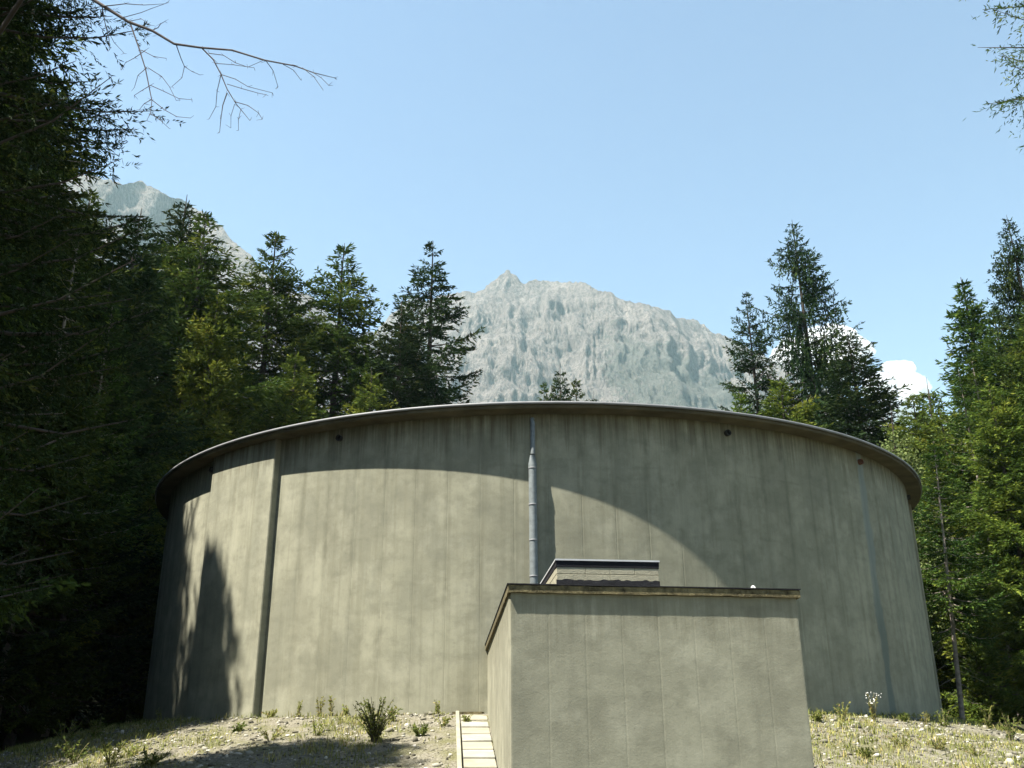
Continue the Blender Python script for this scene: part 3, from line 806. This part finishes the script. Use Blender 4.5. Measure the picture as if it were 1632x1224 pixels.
M['weed_stem'] = simple('weed_stem', (0.16, 0.14, 0.06), 0.9, 0, 0.3, 9.0)
def ground_hit(u, v, lo=11.0, hi=34.0):
    """where the view ray of a photo point meets the ground"""
    d = ray(u, v); d = d/d[1]
    ys = np.linspace(lo, hi, 1500)
    zz = d[2]*ys+EYE - zt(d[0]*ys, ys)
    s = np.where((zz[:-1] > 0) & (zz[1:] <= 0))[0]
    i = s[0] if len(s) else int(np.argmin(np.abs(zz)))
    return d[0]*ys[i], ys[i]
x, y = ground_hit(597, 1182)
shrub('bush', x, y, 0.80, 0.50, 34, 52, 0.06, M['herb'], 40, 'bushy yellow-green shrub on the gravel bank below the tank wall', 'shrub')
weeds = [
    ((432, 1138), 0.20, 0.25, 'weed', 'low yellow-green weed at the foot of the buttress', 0),
    ((475, 1135), 0.34, 0.12, 'weed', 'dry feathery weed against the wall right of the buttress', 0),
    ((509, 1135), 0.44, 0.10, 'weed', 'left one of two slender brown weeds against the sunlit wall', 0),
    ((528, 1136), 0.46, 0.14, 'weed', 'right one of two slender brown weeds against the sunlit wall', 0),
    ((552, 1138), 0.24, 0.12, 'weed', 'small reddish weed between the slender weeds and the shrub', 0),
    ((626, 1150), 0.34, 0.20, 'weed', 'low leafy weed just right of the bushy shrub', 0),
    ((698, 1140), 0.36, 0.08, 'weed', 'thin upright weed at the wall left of the paved ramp', 0),
    ((705, 1158), 0.22, 0.20, 'weed', 'small bright weed beside the head of the paved ramp', 0),
    ((670, 1172), 0.20, 0.22, 'herb', 'green herb tuft on the gravel left of the paved ramp', 0),
    ((253, 1151), 0.36, 0.12, 'weed', 'upright weed before the shaded left end of the tank', 0),
    ((378, 1166), 0.20, 0.22, 'herb', 'low green tuft on the gravel left of centre', 0),
    ((152, 1178), 0.50, 0.25, 'herb', 'leafy green plant at the left end of the gravel bank', 0),
    ((100, 1190), 0.55, 0.35, 'herb', 'leafy plant in the shade at the far left of the bank', 0),
    ((210, 1205), 0.30, 0.30, 'weed', 'low sunlit plant at the lower left of the gravel', 0),
    ((1344, 1148), 0.42, 0.20, 'weed', 'yellow-green weed at the tank foot right of the hut', 0),
    ((1394, 1150), 0.62, 0.18, 'weed', 'tall weed with small white flower heads against the tank', 5),
    ((1303, 1150), 0.22, 0.16, 'herb', 'small herb in the angle between hut and tank', 0),
    ((1440, 1150), 0.20, 0.16, 'herb', 'bright green leafy tuft below the algae run', 0),
    ((1475, 1155), 0.34, 0.10, 'weed', 'thin weed near the right end of the tank', 0),
    ((1505, 1158), 0.42, 0.22, 'herb', 'green plant at the right end of the tank wall', 0),
    ((1575, 1162), 0.55, 0.32, 'herb', 'green plant right of the bare grey trunk', 0),
    ((1612, 1180), 0.60, 0.35, 'herb', 'leafy plant at the right edge of the bank', 0),
    ((1500, 1195), 0.26, 0.35, 'weed', 'broad yellowish tuft on the right gravel slope', 0),
    ((118, 1216), 0.45, 0.45, 'herb', 'dark leafy plant in shade at the bottom left corner', 0),
    ((175, 1221), 0.40, 0.45, 'herb', 'dark leafy plant in shade right of the corner plant', 0),
    ((238, 1222), 0.35, 0.40, 'herb', 'shaded leafy plant at the lower edge under the left gravel', 0),
    ((430, 1180), 0.30, 0.35, 'weed', 'brownish low weed clump in the tree shade left of the shrub', 0),
    ((505, 1172), 0.34, 0.40, 'weed', 'spreading weed clump at the upper rim of the tree shade', 0),
    ((745, 1150), 0.16, 0.12, 'weed', 'tiny tuft by the top of the ramp kerb', 0),
    ((1440, 1190), 0.22, 0.40, 'weed', 'yellow-green mat of weed in the middle of the right slope', 0),
    ((1560, 1205), 0.26, 0.45, 'weed', 'yellow-green mat of weed at the right end of the slope', 0),
    ((1380, 1208), 0.18, 0.25, 'herb', 'green tuft by the shadow of the hut', 0),
]
for i, ((u, v), h, w, mt, lab, fl) in enumerate(weeds):
    x, y = ground_hit(u, v)
    d = math.hypot(x-TC[0], y-TC[1])
    if d < TR+0.14:
        s = (TR+0.16)/d; x = TC[0]+(x-TC[0])*s; y = TC[1]+(y-TC[1])*s
    shrub('weed', x, y, h, w, 10 if w > 0.15 else 6, 18, 0.06 if mt == 'weed' else 0.08, M[mt], 100+i, lab, 'weed', 'weeds on the bank', fl)

# ------------------------------------------------------------------ conifers
def conifer(H, R, seed, base=0.08, step=0.42, per=5, droop=0.25, shape=0.85, spl=0.25, spw=0.072, dens=1.0, gap=0.0, hang=0.0, dead=0.0, trunk_r=None, irregular=0.25, mat='spruce', bark='bark', flat=0.45, sway=0.010, rise=0.42, spread=0.36):
    rg = np.random.default_rng(seed)
    TV, TF = [], []
    tr = trunk_r or 0.011*H+0.03
    hs = np.linspace(0, 1, 14)
    bend = np.cumsum(rg.normal(0, sway*H/14, (14, 2)), 0)
    ctr = np.stack([bend[:, 0], bend[:, 1], hs*H], -1); ctr[0, 2] = -0.4
    tube(TV, TF, ctr, list(tr*(1-hs)**0.85+0.012), 8)
    PP, DD, LL, WW, VV = [], [], [], [], []
    z = H*base; az = rg.random()*6.28
    levels = []
    while z < H*0.985:
        levels.append(z); z += step*(0.6+0.8*rg.random())*(0.45+0.55*(1-z/H)+0.15)
    if dead > 0:
        zd = H*0.03
        while zd < H*dead:
            n_ = rg.integers(1, 4)
            for _ in range(n_):
                a = rg.random()*6.283; L = R*rg.uniform(0.15, 0.55)
                c0 = np.array([np.interp(zd/H, hs, ctr[:, 0]), np.interp(zd/H, hs, ctr[:, 1]), zd])
                dv = np.array([math.cos(a), math.sin(a), -0.25-0.4*rg.random()])
                pts = [c0+dv*L*t + np.array([0, 0, -0.15*L*t*t]) for t in np.linspace(0, 1, 4)]
                tube(TV, TF, pts, [0.016, 0.012, 0.008, 0.003], 4, False)
            zd += rg.uniform(0.15, 0.5)
    for z in levels:
        t = max(0.0, (z/H-base)/(1-base))
        prof = min((1-t)**shape, (1-t)*1.75+0.015)*(0.72+0.28*min(1, t*6))
        Lm = R*prof
        n_ = per+rg.integers(-1, 2)
        if t > 0.9: n_ = 4
        for kbr in range(max(3, n_)):
            az += 6.283/n_ + rg.normal(0, 0.35)
            if rg.random() < gap: continue
            L = Lm*(1+irregular*rg.normal()*0.9); L = max(0.18, min(L, Lm*1.5+0.1))
            el = rise*t**1.6 - droop*(1-t)*1.1 + rg.normal(0, 0.10)
            ca, sa = math.cos(az), math.sin(az)
            c0 = np.array([np.interp(z/H, hs, ctr[:, 0]), np.interp(z/H, hs, ctr[:, 1]), z])
            out = np.array([ca, sa, 0.0]); sd = np.array([-sa, ca, 0.0]); up = np.array([0, 0, 1.0])
            sag = 0.10*L*(1-t)*(0.6+0.8*rg.random()); lift = 0.22*L*(0.5+rg.random())*(0.4+0.6*(1-t))
            def curve(s):
                s = np.asarray(s)[:, None]
                return c0 + out*(L*s*math.cos(el)) + up*(L*s*math.sin(el) - sag*4*s*(1-s) + lift*s**3)
            def tang(s):
                s = np.asarray(s)[:, None]
                return norm(out*(L*math.cos(el)) + up*(L*math.sin(el) - sag*4*(1-2*s) + 3*lift*s**2) + 0*s)
            ss = np.linspace(0, 1, 5)
            br = 0.010+0.011*L
            tube(TV, TF, curve(ss), list(np.linspace(br, 0.004, 5)), 4, False)
            nt_ = max(5, int(L*13*dens))
            s = np.sort(rg.random(nt_))**0.85*0.9+0.08
            sgn = np.where(np.arange(nt_) % 2 == 0, 1, -1)
            o = curve(s); tg = tang(s)
            tl = np.clip((0.13+0.52*L*(1-s)**0.9*np.minimum(1, s*4+0.15))*(0.6+0.7*rg.random(nt_)), 0.12, 1.15)
            td = norm(tg*0.75 + sd*(sgn*(0.75+0.35*rg.random(nt_)))[:, None] + up*(-0.30*flat-0.30*rg.random(nt_)*(1-t))[:, None])
            # the leader of the branch counts as a twig as well
            o = np.concatenate([o, curve(np.array([0.72]))]); td = np.concatenate([td, tang(np.array([0.9]))]); tl = np.append(tl, 0.34*L+0.12)
            if hang > 0:
                m = rg.random(len(tl)) < hang
                td[m] = norm(td[m]*0.25 + np.array([0, 0, -1.0])); tl[m] *= rg.uniform(0.9, 1.7, m.sum())
            o = np.concatenate([o, curve(np.array([0.12, 0.35, 0.55]))]); td = np.concatenate([td, tang(np.array([0.2, 0.45, 0.7]))]); tl = np.concatenate([tl, np.array([0.26, 0.24, 0.24])*L])
            ns = np.maximum(3, (tl/(spl*0.30)*dens).astype(int))
            idx = np.repeat(np.arange(len(tl)), ns)
            q = rg.random(len(idx))
            dropz = -0.22*tl[idx]*q*q
            p = o[idx] + td[idx]*(tl[idx]*q)[:, None] + np.array([0, 0, 1.0])*dropz[:, None]
            d = norm(td[idx]*1.0 + rg.normal(size=(len(idx), 3))*spread + np.array([0, 0, -0.10]))
            PP.append(p); DD.append(d)
            LL.append(spl*(0.6+0.7*rg.random(len(idx)))); WW.append(spw*(0.7+0.7*rg.random(len(idx))))
            bv = rg.normal(0.42, 0.16)
            VV.append(np.clip(bv + rg.normal(0, 0.13, len(idx)) + 0.22*(q > 0.8), 0, 1))
    P = np.concatenate(PP); D = np.concatenate(DD); Lg = np.concatenate(LL); Wd = np.concatenate(WW); vv = np.concatenate(VV)
    N = rg.normal(size=P.shape)*0.8 + np.array([0, 0, 1.0])
    V, F = leaf_quads(P, D, Lg, Wd, rg, N)
    tm = mesh('trunk', TV, TF, M[bark], True)
    cm = mesh('crown', V, F, M[mat], False, {'var': np.repeat(vv, 4)})
    return tm, cm, H, R

KIND = {}
def kind(name, **kw):
    KIND[name] = conifer(**kw)
kind('spruce_a', H=25, R=5.0, seed=1, base=0.10, droop=0.24, shape=0.66, per=8, step=0.78, irregular=0.2)
kind('spruce_b', H=25, R=5.2, seed=2, base=0.12, droop=0.36, shape=0.64, per=8, step=0.82, irregular=0.24)
kind('spruce_c', H=24, R=4.6, seed=3, base=0.08, droop=0.18, shape=0.68, per=8, step=0.74, mat='spruce_dark', irregular=0.2)
kind('open_a', H=28, R=5.0, seed=4, base=0.20, droop=0.18, dens=1.0, gap=0.08, step=0.85, per=6, shape=0.58, irregular=0.28, mat='spruce_dark', rise=0.45)
kind('open_b', H=30, R=5.4, seed=5, base=0.22, droop=0.32, dens=0.95, gap=0.08, step=0.7, per=6, shape=0.68, hang=0.42, irregular=0.28, mat='spruce_dark', rise=0.45)
kind('light_a', H=18, R=4.2, seed=6, base=0.04, droop=0.14, mat='spruce_light', shape=0.7, per=7, step=0.55)
kind('bare_trunk', H=20, R=3.2, seed=8, base=0.32, droop=0.25, dens=0.9, dead=0.42, gap=0.1, step=0.6, bark='bark_pale', trunk_r=0.15, sway=0.003)
kind('narrow', H=22, R=3.0, seed=9, base=0.06, droop=0.38, shape=0.72, hang=0.12, per=7, step=0.55)

def tree(kindname, x, y, H, label, rz=0.0, group=None, wide=1.0, name='spruce_tree', lean=0.0, side=0.0):
    tm, cm, H0, R0 = KIND[kindname]
    z = float(zt(x, y)); s = H/H0
    root = empty(name, (x, y, z-0.05)); tag(root, label, 'tree', group)
    root.scale = (s*wide, s*wide, s); root.rotation_euler = (lean, side, rz)
    link('trunk', tm, root); link('crown', cm, root)
    return root
def tree_px(kindname, u, v, Y, label, **kw):
    p = at(u, v, Y)
    return tree(kindname, p.x, p.y, p.z-float(zt(p.x, p.y)), label, **kw)

G = 'spruces behind the tank'
tree_px('spruce_c', 225, 330, 37, 'dark spruce left of the tank, its top under the hazy shoulder', rz=0.3, group=G, wide=1.2)
tree_px('spruce_c', 298, 308, 46, 'tallest slim dark spruce tip left of the tank', rz=1.9, group=G, wide=1.1)
tree_px('spruce_b', 330, 334, 43, 'broad sunlit spruce behind the left end of the tank roof', rz=2.6, group=G, wide=1.2)
tree_px('spruce_a', 440, 366, 50, 'round-topped spruce between the broad sunlit one and the conical one', rz=4.0, group=G, wide=1.1)
tree_px('spruce_b', 545, 386, 52, 'evenly conical spruce with layered boughs left of the gap', rz=0.9, group=G, wide=1.15)
tree_px('spruce_c', 641, 478, 50, 'small dense spruce tucked against the open-crowned one', rz=5.1, group=G, wide=1.2)
tree_px('open_a', 690, 384, 54, 'open-crowned spruce with visible trunk left of the grey peak', rz=2.2, group=G, wide=1.1)
tree_px('spruce_c', 892, 578, 74, 'small dark treetop peeping over the middle of the tank roof', rz=0.2, group=G, wide=0.75)
tree_px('spruce_b', 868, 606, 72, 'low treetop just left of the small middle one over the roof', rz=3.2, group=G, wide=0.7)
tree_px('spruce_a', 918, 602, 76, 'low treetop just right of the small middle one over the roof', rz=1.2, group=G, wide=0.8)
tree_px('spruce_c', 946, 622, 78, 'tiny treetop right of the middle cluster over the roof', rz=2.2, group=G, wide=0.6)
tree_px('spruce_c', 975, 628, 80, 'tiniest lone tip on the roof line right of the middle cluster', rz=5.2, group=G, wide=0.5)
tree_px('open_a', 1187, 463, 56, 'slim open spruce right of the grey peak', rz=4.4, group=G, wide=0.8)
tree_px('open_b', 1262, 350, 57, 'tall ragged spruce with hanging boughs right of the peak', rz=0.6, group=G, wide=0.92)
tree_px('spruce_c', 1350, 522, 50, 'dark spruce leaning over the right side of the tank roof', rz=1.6, group=G, wide=1.35)
tree_px('narrow', 1527, 443, 50, 'narrow spiky spruce right of the white cloud', rz=2.9, group=G, wide=1.2)
tree_px('open_b', 1604, 340, 40, 'big ragged spruce at the right edge of the wood', rz=3.7, group=G, wide=0.85)
tree_px('spruce_b', 1640, 470, 36, 'leafy green spruce half cut by the right edge of the picture', rz=5.3, group=G, wide=1.1)
tree_px('light_a', 1500, 655, 40, 'fresh green young spruce behind the right end of the tank', rz=0.4, group=G, wide=1.0)
tree_px('light_a', 1575, 610, 35, 'bright green spruce right of the bare grey trunk', rz=2.4, group=G, wide=1.05)
tree_px('light_a', 1240, 600, 48, 'bright low spruce below the tall ragged one', rz=3.4, group=G, wide=1.2)
tree_px('light_a', 1180, 622, 49, 'bright low spruce below the slim open one', rz=1.4, group=G, wide=0.9)
tree_px('light_a', 470, 560, 46, 'yellow-green spruce above the left of the tank roof', rz=5.4, group=G, wide=1.1)
tree_px('light_a', 590, 590, 47, 'yellow-green spruce in front of the conical spruce', rz=4.4, group=G, wide=1.0)
tree_px('light_a', 350, 470, 41, 'sunlit yellowish spruce at the left shoulder of the roof', rz=2.0, group=G, wide=0.9)
tree_px('light_a', 255, 700, 37, 'small bright spruce at the left end of the tank roof', rz=1.0, group=G, wide=0.8)
# the bare grey trunk right of the tank
pb = at(1535, 1155, 34.0)
tree('bare_trunk', pb.x, pb.y, 10.0, wide=1.2, label= 'spruce with a bare pale grey lower trunk right of the tank', rz=0.0, group='spruces beside the tank', side=0.062)
tree('bare_trunk', 18.6, 37.5, 14, 'thin grey-trunked spruce in the dark wood at far right', rz=2.5, group='spruces beside the tank')
tree('bare_trunk', 19.8, 38.6, 15, 'second thin grey trunk in the dark wood, further right', rz=4.1, group='spruces beside the tank')
tree('bare_trunk', -14.3, 28.2, 17, 'tall thin pale trunk standing in the dark wood at left', rz=1.0, group='spruces beside the tank')
tree('bare_trunk', -14.6, 32.0, 15, 'thin trunk in the dark wood nearer the tank', rz=3.0, group='spruces beside the tank')

# dark wood on both sides
rg = np.random.default_rng(99)
spots_l = [(15, -60, 30), (95, 120, 34), (-60, -120, 33), (150, 300, 40), (30, 60, 40), (-90, 0, 40), (180, 420, 33), (110, 330, 46), (60, 420, 28), (120, 560, 29)]
for i, (u, v, Yd) in enumerate(spots_l):
    p = at(u, v, Yd); x, y = p.x, p.y; h = p.z-float(zt(x, y))
    tree(('spruce_c', 'spruce_a', 'spruce_c', 'spruce_b')[i % 4], x, y, h, 'tall dark spruce of the shaded wood left of the tank', rz=i*1.3, group='dark spruces left of the tank', wide=1.1)
spots_r = [(19, 43, 15), (23, 42, 19), (22, 48, 17), (27, 46, 22), (26, 37, 17), (24, 54, 18), (30, 52, 22), (21.5, 34.5, 13), (18.2, 46, 13)]
for i, (x, y, h) in enumerate(spots_r):
    tree(('light_a', 'spruce_a', 'light_a', 'spruce_b')[i % 4], x, y, h, 'green spruce of the dense wood right of the tank', rz=i*1.7, group='spruces right of the tank', wide=1.15)
# trees up-sun of the clearing, out of the frame, whose shade falls on the bank and the tank's left end
for i, (x, y, h) in enumerate([(-15.8, 19.4, 24.6), (-18.5, 22.2, 28.5), (-19.8, 25.6, 28), (-18.9, 24.0, 29), (-20.5, 23, 28), (-24, 22, 28), (-24, 27, 28), (-10.8, 13.7, 20.9), (-13.0, 11.0, 20), (-14.8, 8.0, 21), (-11.5, 5.0, 18), (-18, 12, 19), (-10.6, 7.0, 19), (-13.2, 6.2, 21)]):
    tree(('narrow', 'spruce_c', 'spruce_c', 'spruce_a')[i % 4], x, y, h, 'spruce of the wood up-sun of the clearing', rz=i*2.1, group='spruces shading the clearing', wide=1.25 if i == 0 else 0.8 if i == 6 else 1.0)

# pale broadleaf trees at the right
def broadleaf(x, y, H, R, seed, label):
    rg = np.random.default_rng(seed)
    z = float(zt(x, y)); root = empty('broadleaf_tree', (x, y, z-0.05)); tag(root, label, 'tree', 'broadleaf trees right of the tank')
    V, F = [], []
    tube(V, F, [(0, 0, -0.2), (0.1, 0, H*0.4), (0, 0.1, H*0.8), (0.05, 0, H*0.97)], [0.16, 0.12, 0.06, 0.01], 8)
    P, D = [], []
    for i in range(150):
        zz_ = H*rg.uniform(0.2, 0.97); t = zz_/H
        a = rg.random()*6.283; L = R*(1.15-t)**0.7*rg.uniform(0.45, 1.0)
        d = np.array([math.cos(a), math.sin(a), 0.55]); c0 = np.array([0, 0, zz_*0.86])
        ts = np.linspace(0, 1, 4)
        pts = [c0+d*L*s + np.array([0, 0, -0.12*L*s*s]) for s in ts]
        tube(V, F, pts, [0.03, 0.02, 0.012, 0.004], 4, False)
        n = int(150*L/R)+30
        s = rg.uniform(0.25, 1.05, n)[:, None]
        P.append(c0+d*L*s + rg.normal(0, 0.20, (n, 3))); D.append(norm(rg.normal(size=(n, 3))+d*0.5+np.array([0, 0, -0.3])))
    P = np.concatenate(P); D = np.concatenate(D); n = len(P)
    L = 0.13*(0.6+0.8*rg.random(n))
    LV, LF = leaf_quads(P, D, L, L*0.6, rg, rg.normal(size=(n, 3))*0.7+np.array([0, 0, 1]))
    link('trunk', mesh('trunk', V, F, M['bark'], True), root)
    link('crown', mesh('crown', LV, LF, M['broadleaf'], False, {'var': np.repeat(np.clip(rg.normal(0.5, 0.22, n), 0, 1), 4)}), root)
p = at(1415, 632, 41); broadleaf(p.x, p.y, p.z-float(zt(p.x, p.y)), 2.6, 61, 'pale green broadleaf tree below the white cloud')
p = at(1472, 585, 47); broadleaf(p.x, p.y, p.z-float(zt(p.x, p.y)), 3.0, 62, 'thin-topped broadleaf tree left of the narrow spiky spruce')

# near trees that frame the picture
near = conifer(H=14.5, R=3.0, seed=17, base=0.27, step=0.34, per=8, droop=0.20, shape=0.5, spl=0.075, spw=0.0155, dens=1.05, gap=0.0, irregular=0.10, mat='spruce_near', bark='deadwood', hang=0.12, rise=0.15, spread=0.5)
KIND['near'] = near
nl = tree('near', -6.75, 9.2, 14.5, 'near dark spruce filling the left edge of the picture', rz=0.7)
near2 = conifer(H=20.0, R=3.1, seed=23, base=0.52, step=0.55, per=9, droop=0.30, shape=0.5, spl=0.08, spw=0.0155, dens=0.85, irregular=0.10, mat='spruce', rise=0.1, spread=0.5, hang=0.15)
KIND['near2'] = near2
nr = tree('near2', 10.15, 11.6, 20.5, 'near spruce whose drooping bough tips enter at upper right', rz=1.2)

# dead bough of the near left tree reaching into the sky
V, F = [], []
def bpt(u, v, Y): return at(u, v, Y)
main = [nl.location + Vector((0.1, -0.1, 7.6)), bpt(60, -40, 8.3), bpt(150, 0, 8.0), bpt(205, 35, 7.9), bpt(243, 49, 7.85), bpt(278, 70, 7.8), bpt(320, 76, 7.7), bpt(370, 80, 7.6), bpt(422, 96, 7.5), bpt(470, 105, 7.4), bpt(500, 116, 7.35), bpt(533, 124, 7.3)]
tube(V, F, main, [0.034, 0.026, 0.019, 0.015, 0.0135, 0.012, 0.0105, 0.009, 0.0075, 0.006, 0.0045, 0.0025], 7)
rg = np.random.default_rng(12)
def twig(pts, r0, Y0, Y1, sub=True, seed=0):
    n = len(pts)
    w = [at(u, v, Y0+(Y1-Y0)*i/(n-1)) for i, (u, v) in enumerate(pts)]
    tube(V, F, w, list(np.linspace(r0, 0.0022, n)), 5, False)
twig([(208, 38), (222, 78), (232, 110), (238, 140), (242, 160), (240, 180), (234, 192)], 0.008, 7.9, 7.75)
twig([(232, 80), (215, 92), (200, 100), (193, 112)], 0.004, 7.86, 7.9)
twig([(226, 80), (245, 90), (265, 93)], 0.004, 7.86, 7.7)
twig([(234, 108), (220, 120), (214, 140)], 0.004, 7.82, 7.9)
twig([(236, 108), (258, 122), (270, 138), (281, 160)], 0.004, 7.82, 7.7)
twig([(240, 136), (262, 146), (285, 157), (306, 159)], 0.004, 7.8, 7.65)
twig([(240, 136), (225, 145), (214, 152)], 0.004, 7.8, 7.9)
twig([(242, 159), (262, 175), (282, 186), (303, 188)], 0.004, 7.77, 7.6)
twig([(241, 159), (230, 165), (222, 175)], 0.004, 7.77, 7.85)
twig([(241, 182), (256, 192), (270, 205)], 0.0035, 7.75, 7.68)
twig([(162, 8), (168, 40), (174, 62), (174, 80)], 0.006, 8.0, 8.1)
twig([(170, 45), (182, 68), (198, 85)], 0.0035, 8.0, 8.05)
twig([(281, 72), (288, 92), (294, 106), (290, 124), (274, 138)], 0.005, 7.8, 7.9)
twig([(294, 106), (306, 114), (318, 119)], 0.003, 7.8, 7.75)
twig([(322, 77), (340, 95), (352, 118), (362, 142), (376, 165), (390, 182), (398, 192)], 0.0075, 7.7, 7.55)
twig([(334, 85), (356, 88), (375, 100), (395, 107), (420, 96)], 0.004, 7.68, 7.5)
twig([(344, 101), (370, 103), (405, 108)], 0.0035, 7.66, 7.5)
twig([(353, 119), (375, 126), (395, 138), (434, 148)], 0.004, 7.64, 7.45)
twig([(362, 134), (385, 141), (410, 148), (424, 151)], 0.0035, 7.62, 7.45)
twig([(352, 120), (346, 145), (344, 170), (333, 190)], 0.004, 7.64, 7.75)
twig([(362, 148), (355, 168), (352, 190), (350, 210)], 0.006, 7.62, 7.66)
twig([(374, 162), (395, 168), (412, 180), (418, 190)], 0.004, 7.58, 7.5)
twig([(374, 166), (368, 185), (368, 204)], 0.003, 7.58, 7.6)
twig([(384, 174), (380, 190), (380, 208)], 0.003, 7.57, 7.58)
twig([(424, 97), (435, 112), (443, 138)], 0.004, 7.5, 7.55)
twig([(452, 103), (468, 112), (480, 128)], 0.0035, 7.44, 7.4)
twig([(482, 108), (500, 122), (514, 142)], 0.0035, 7.38, 7.3)
twig([(498, 115), (512, 124), (524, 136)], 0.003, 7.35, 7.28)
twig([(165, 10), (200, 6), (230, 8), (262, 6)], 0.006, 7.95, 7.7)
twig([(196, 28), (225, 20), (240, 14), (268, 4)], 0.004, 7.9, 7.75)
twig([(243, 48), (252, 44), (256, 38), (263, 34)], 0.005, 7.85, 7.8)
twig([(205, 34), (225, 30), (240, 40)], 0.004, 7.9, 7.8)
# bud-like stubs along every dead twig
stub_src = list(V)
for i in range(0, len(stub_src), 3):
    if rg.random() < 0.8:
        p = Vector(stub_src[i]); d = Vector(rg.normal(size=3)).normalized()*rg.uniform(0.02, 0.055)
        if (p-nl.location).length > 3.2: tube(V, F, [p, p+d], [0.0025, 0.0012], 3, False)
inv = Matrix.Translation(-Vector(nl.location))
Vw = np.array([tuple(v) for v in V]) - np.array(nl.location)
o = link('dead_bough', mesh('dead_bough', Vw, F, M['deadwood'], True), nl)
o.rotation_euler = (0, 0, -nl.rotation_euler[2]); o.scale = tuple(1/s for s in nl.scale)
o['label'] = 'leafless dead bough with hanging twigs'

# ------------------------------------------------------------------ clouds and haze
mc, nt, b = new_mat('cloud_vapour'); k = NB(nt)
nt.nodes.remove(b)
cv = k.n('ShaderNodeVolumePrincipled'); cv.inputs['Color'].default_value = (0.98, 0.98, 0.98, 1)
cv.inputs['Density'].default_value = 0.008; cv.inputs['Anisotropy'].default_value = -0.1
k.l(cv.outputs[0], nt.nodes['Material Output'].inputs['Volume'])
def cloud(name, blobs, Y, label, seed):
    bm = bmesh.new()
    rg = random.Random(seed)
    ctr = at(blobs[0][0], blobs[0][1], Y)
    for (u, v, rpx) in blobs:
        c = at(u, v, Y + rg.uniform(-150, 150)); r = rpx/FPX*Y*1.02
        mat_ = Matrix.Translation(c-ctr) @ Matrix.Diagonal((1, 1.1, 0.9, 1))
        bmesh.ops.create_icosphere(bm, subdivisions=4, radius=r, matrix=mat_)
    co = np.array([v.co[:] for v in bm.verts])
    no = np.array([(v.normal if v.normal.length else Vector((0, 0, 1)))[:] for v in bm.verts])
    bm.normal_update()
    no = np.array([v.normal[:] for v in bm.verts])
    f = (fbm(co[:, 0]*0.006+co[:, 1]*0.004, co[:, 2]*0.007-co[:, 1]*0.003, seed, 5, 0.6)-0.5)
    co = co + no*(f*170)[:, None]
    for v, c in zip(bm.verts, co): v.co = c
    o = link(name, bm_mesh(name, bm, mc, True), None, ctr); tag(o, label, 'cloud'); return o
cloud('cloud', [(1330, 542, 34), (1300, 554, 38), (1366, 560, 30), (1262, 572, 36), (1340, 585, 40)], 9000, 'white cloud between the tall ragged spruce and its dark neighbour', 4)
cloud('cloud', [(1428, 604, 32), (1402, 618, 30), (1452, 620, 30), (1425, 650, 40)], 9300, 'white cloud low over the pale broadleaf trees', 9)

mh, nt, b = new_mat('haze_air'); k = NB(nt)
nt.nodes.remove(b)
vp = k.n('ShaderNodeVolumePrincipled'); vp.inputs['Color'].default_value = (0.65, 0.935, 1.0, 1)
vp.inputs['Density'].default_value = 0.000075; vp.inputs['Anisotropy'].default_value = 0.2
k.l(vp.outputs[0], nt.nodes['Material Output'].inputs['Volume'])
ZTOP = max(max(v.co.z for v in o.data.vertices) for o in COL.objects if o.name.startswith('mountain')) + 15
print('ZTOP', ZTOP, 'tris', sum(len(m.loop_triangles) or (len(m.loops)-2*len(m.polygons)) for m in bpy.data.meshes), sorted([(len(m.loops)-2*len(m.polygons), m.name) for m in bpy.data.meshes])[-16:])
bm = bmesh.new(); prism(bm, [(-6000, -200), (6000, -200), (6000, 6000), (-6000, 6000)], -60, ZTOP)
haze = link('haze', bm_mesh('haze', bm, mh)); tag(haze, kind='stuff')
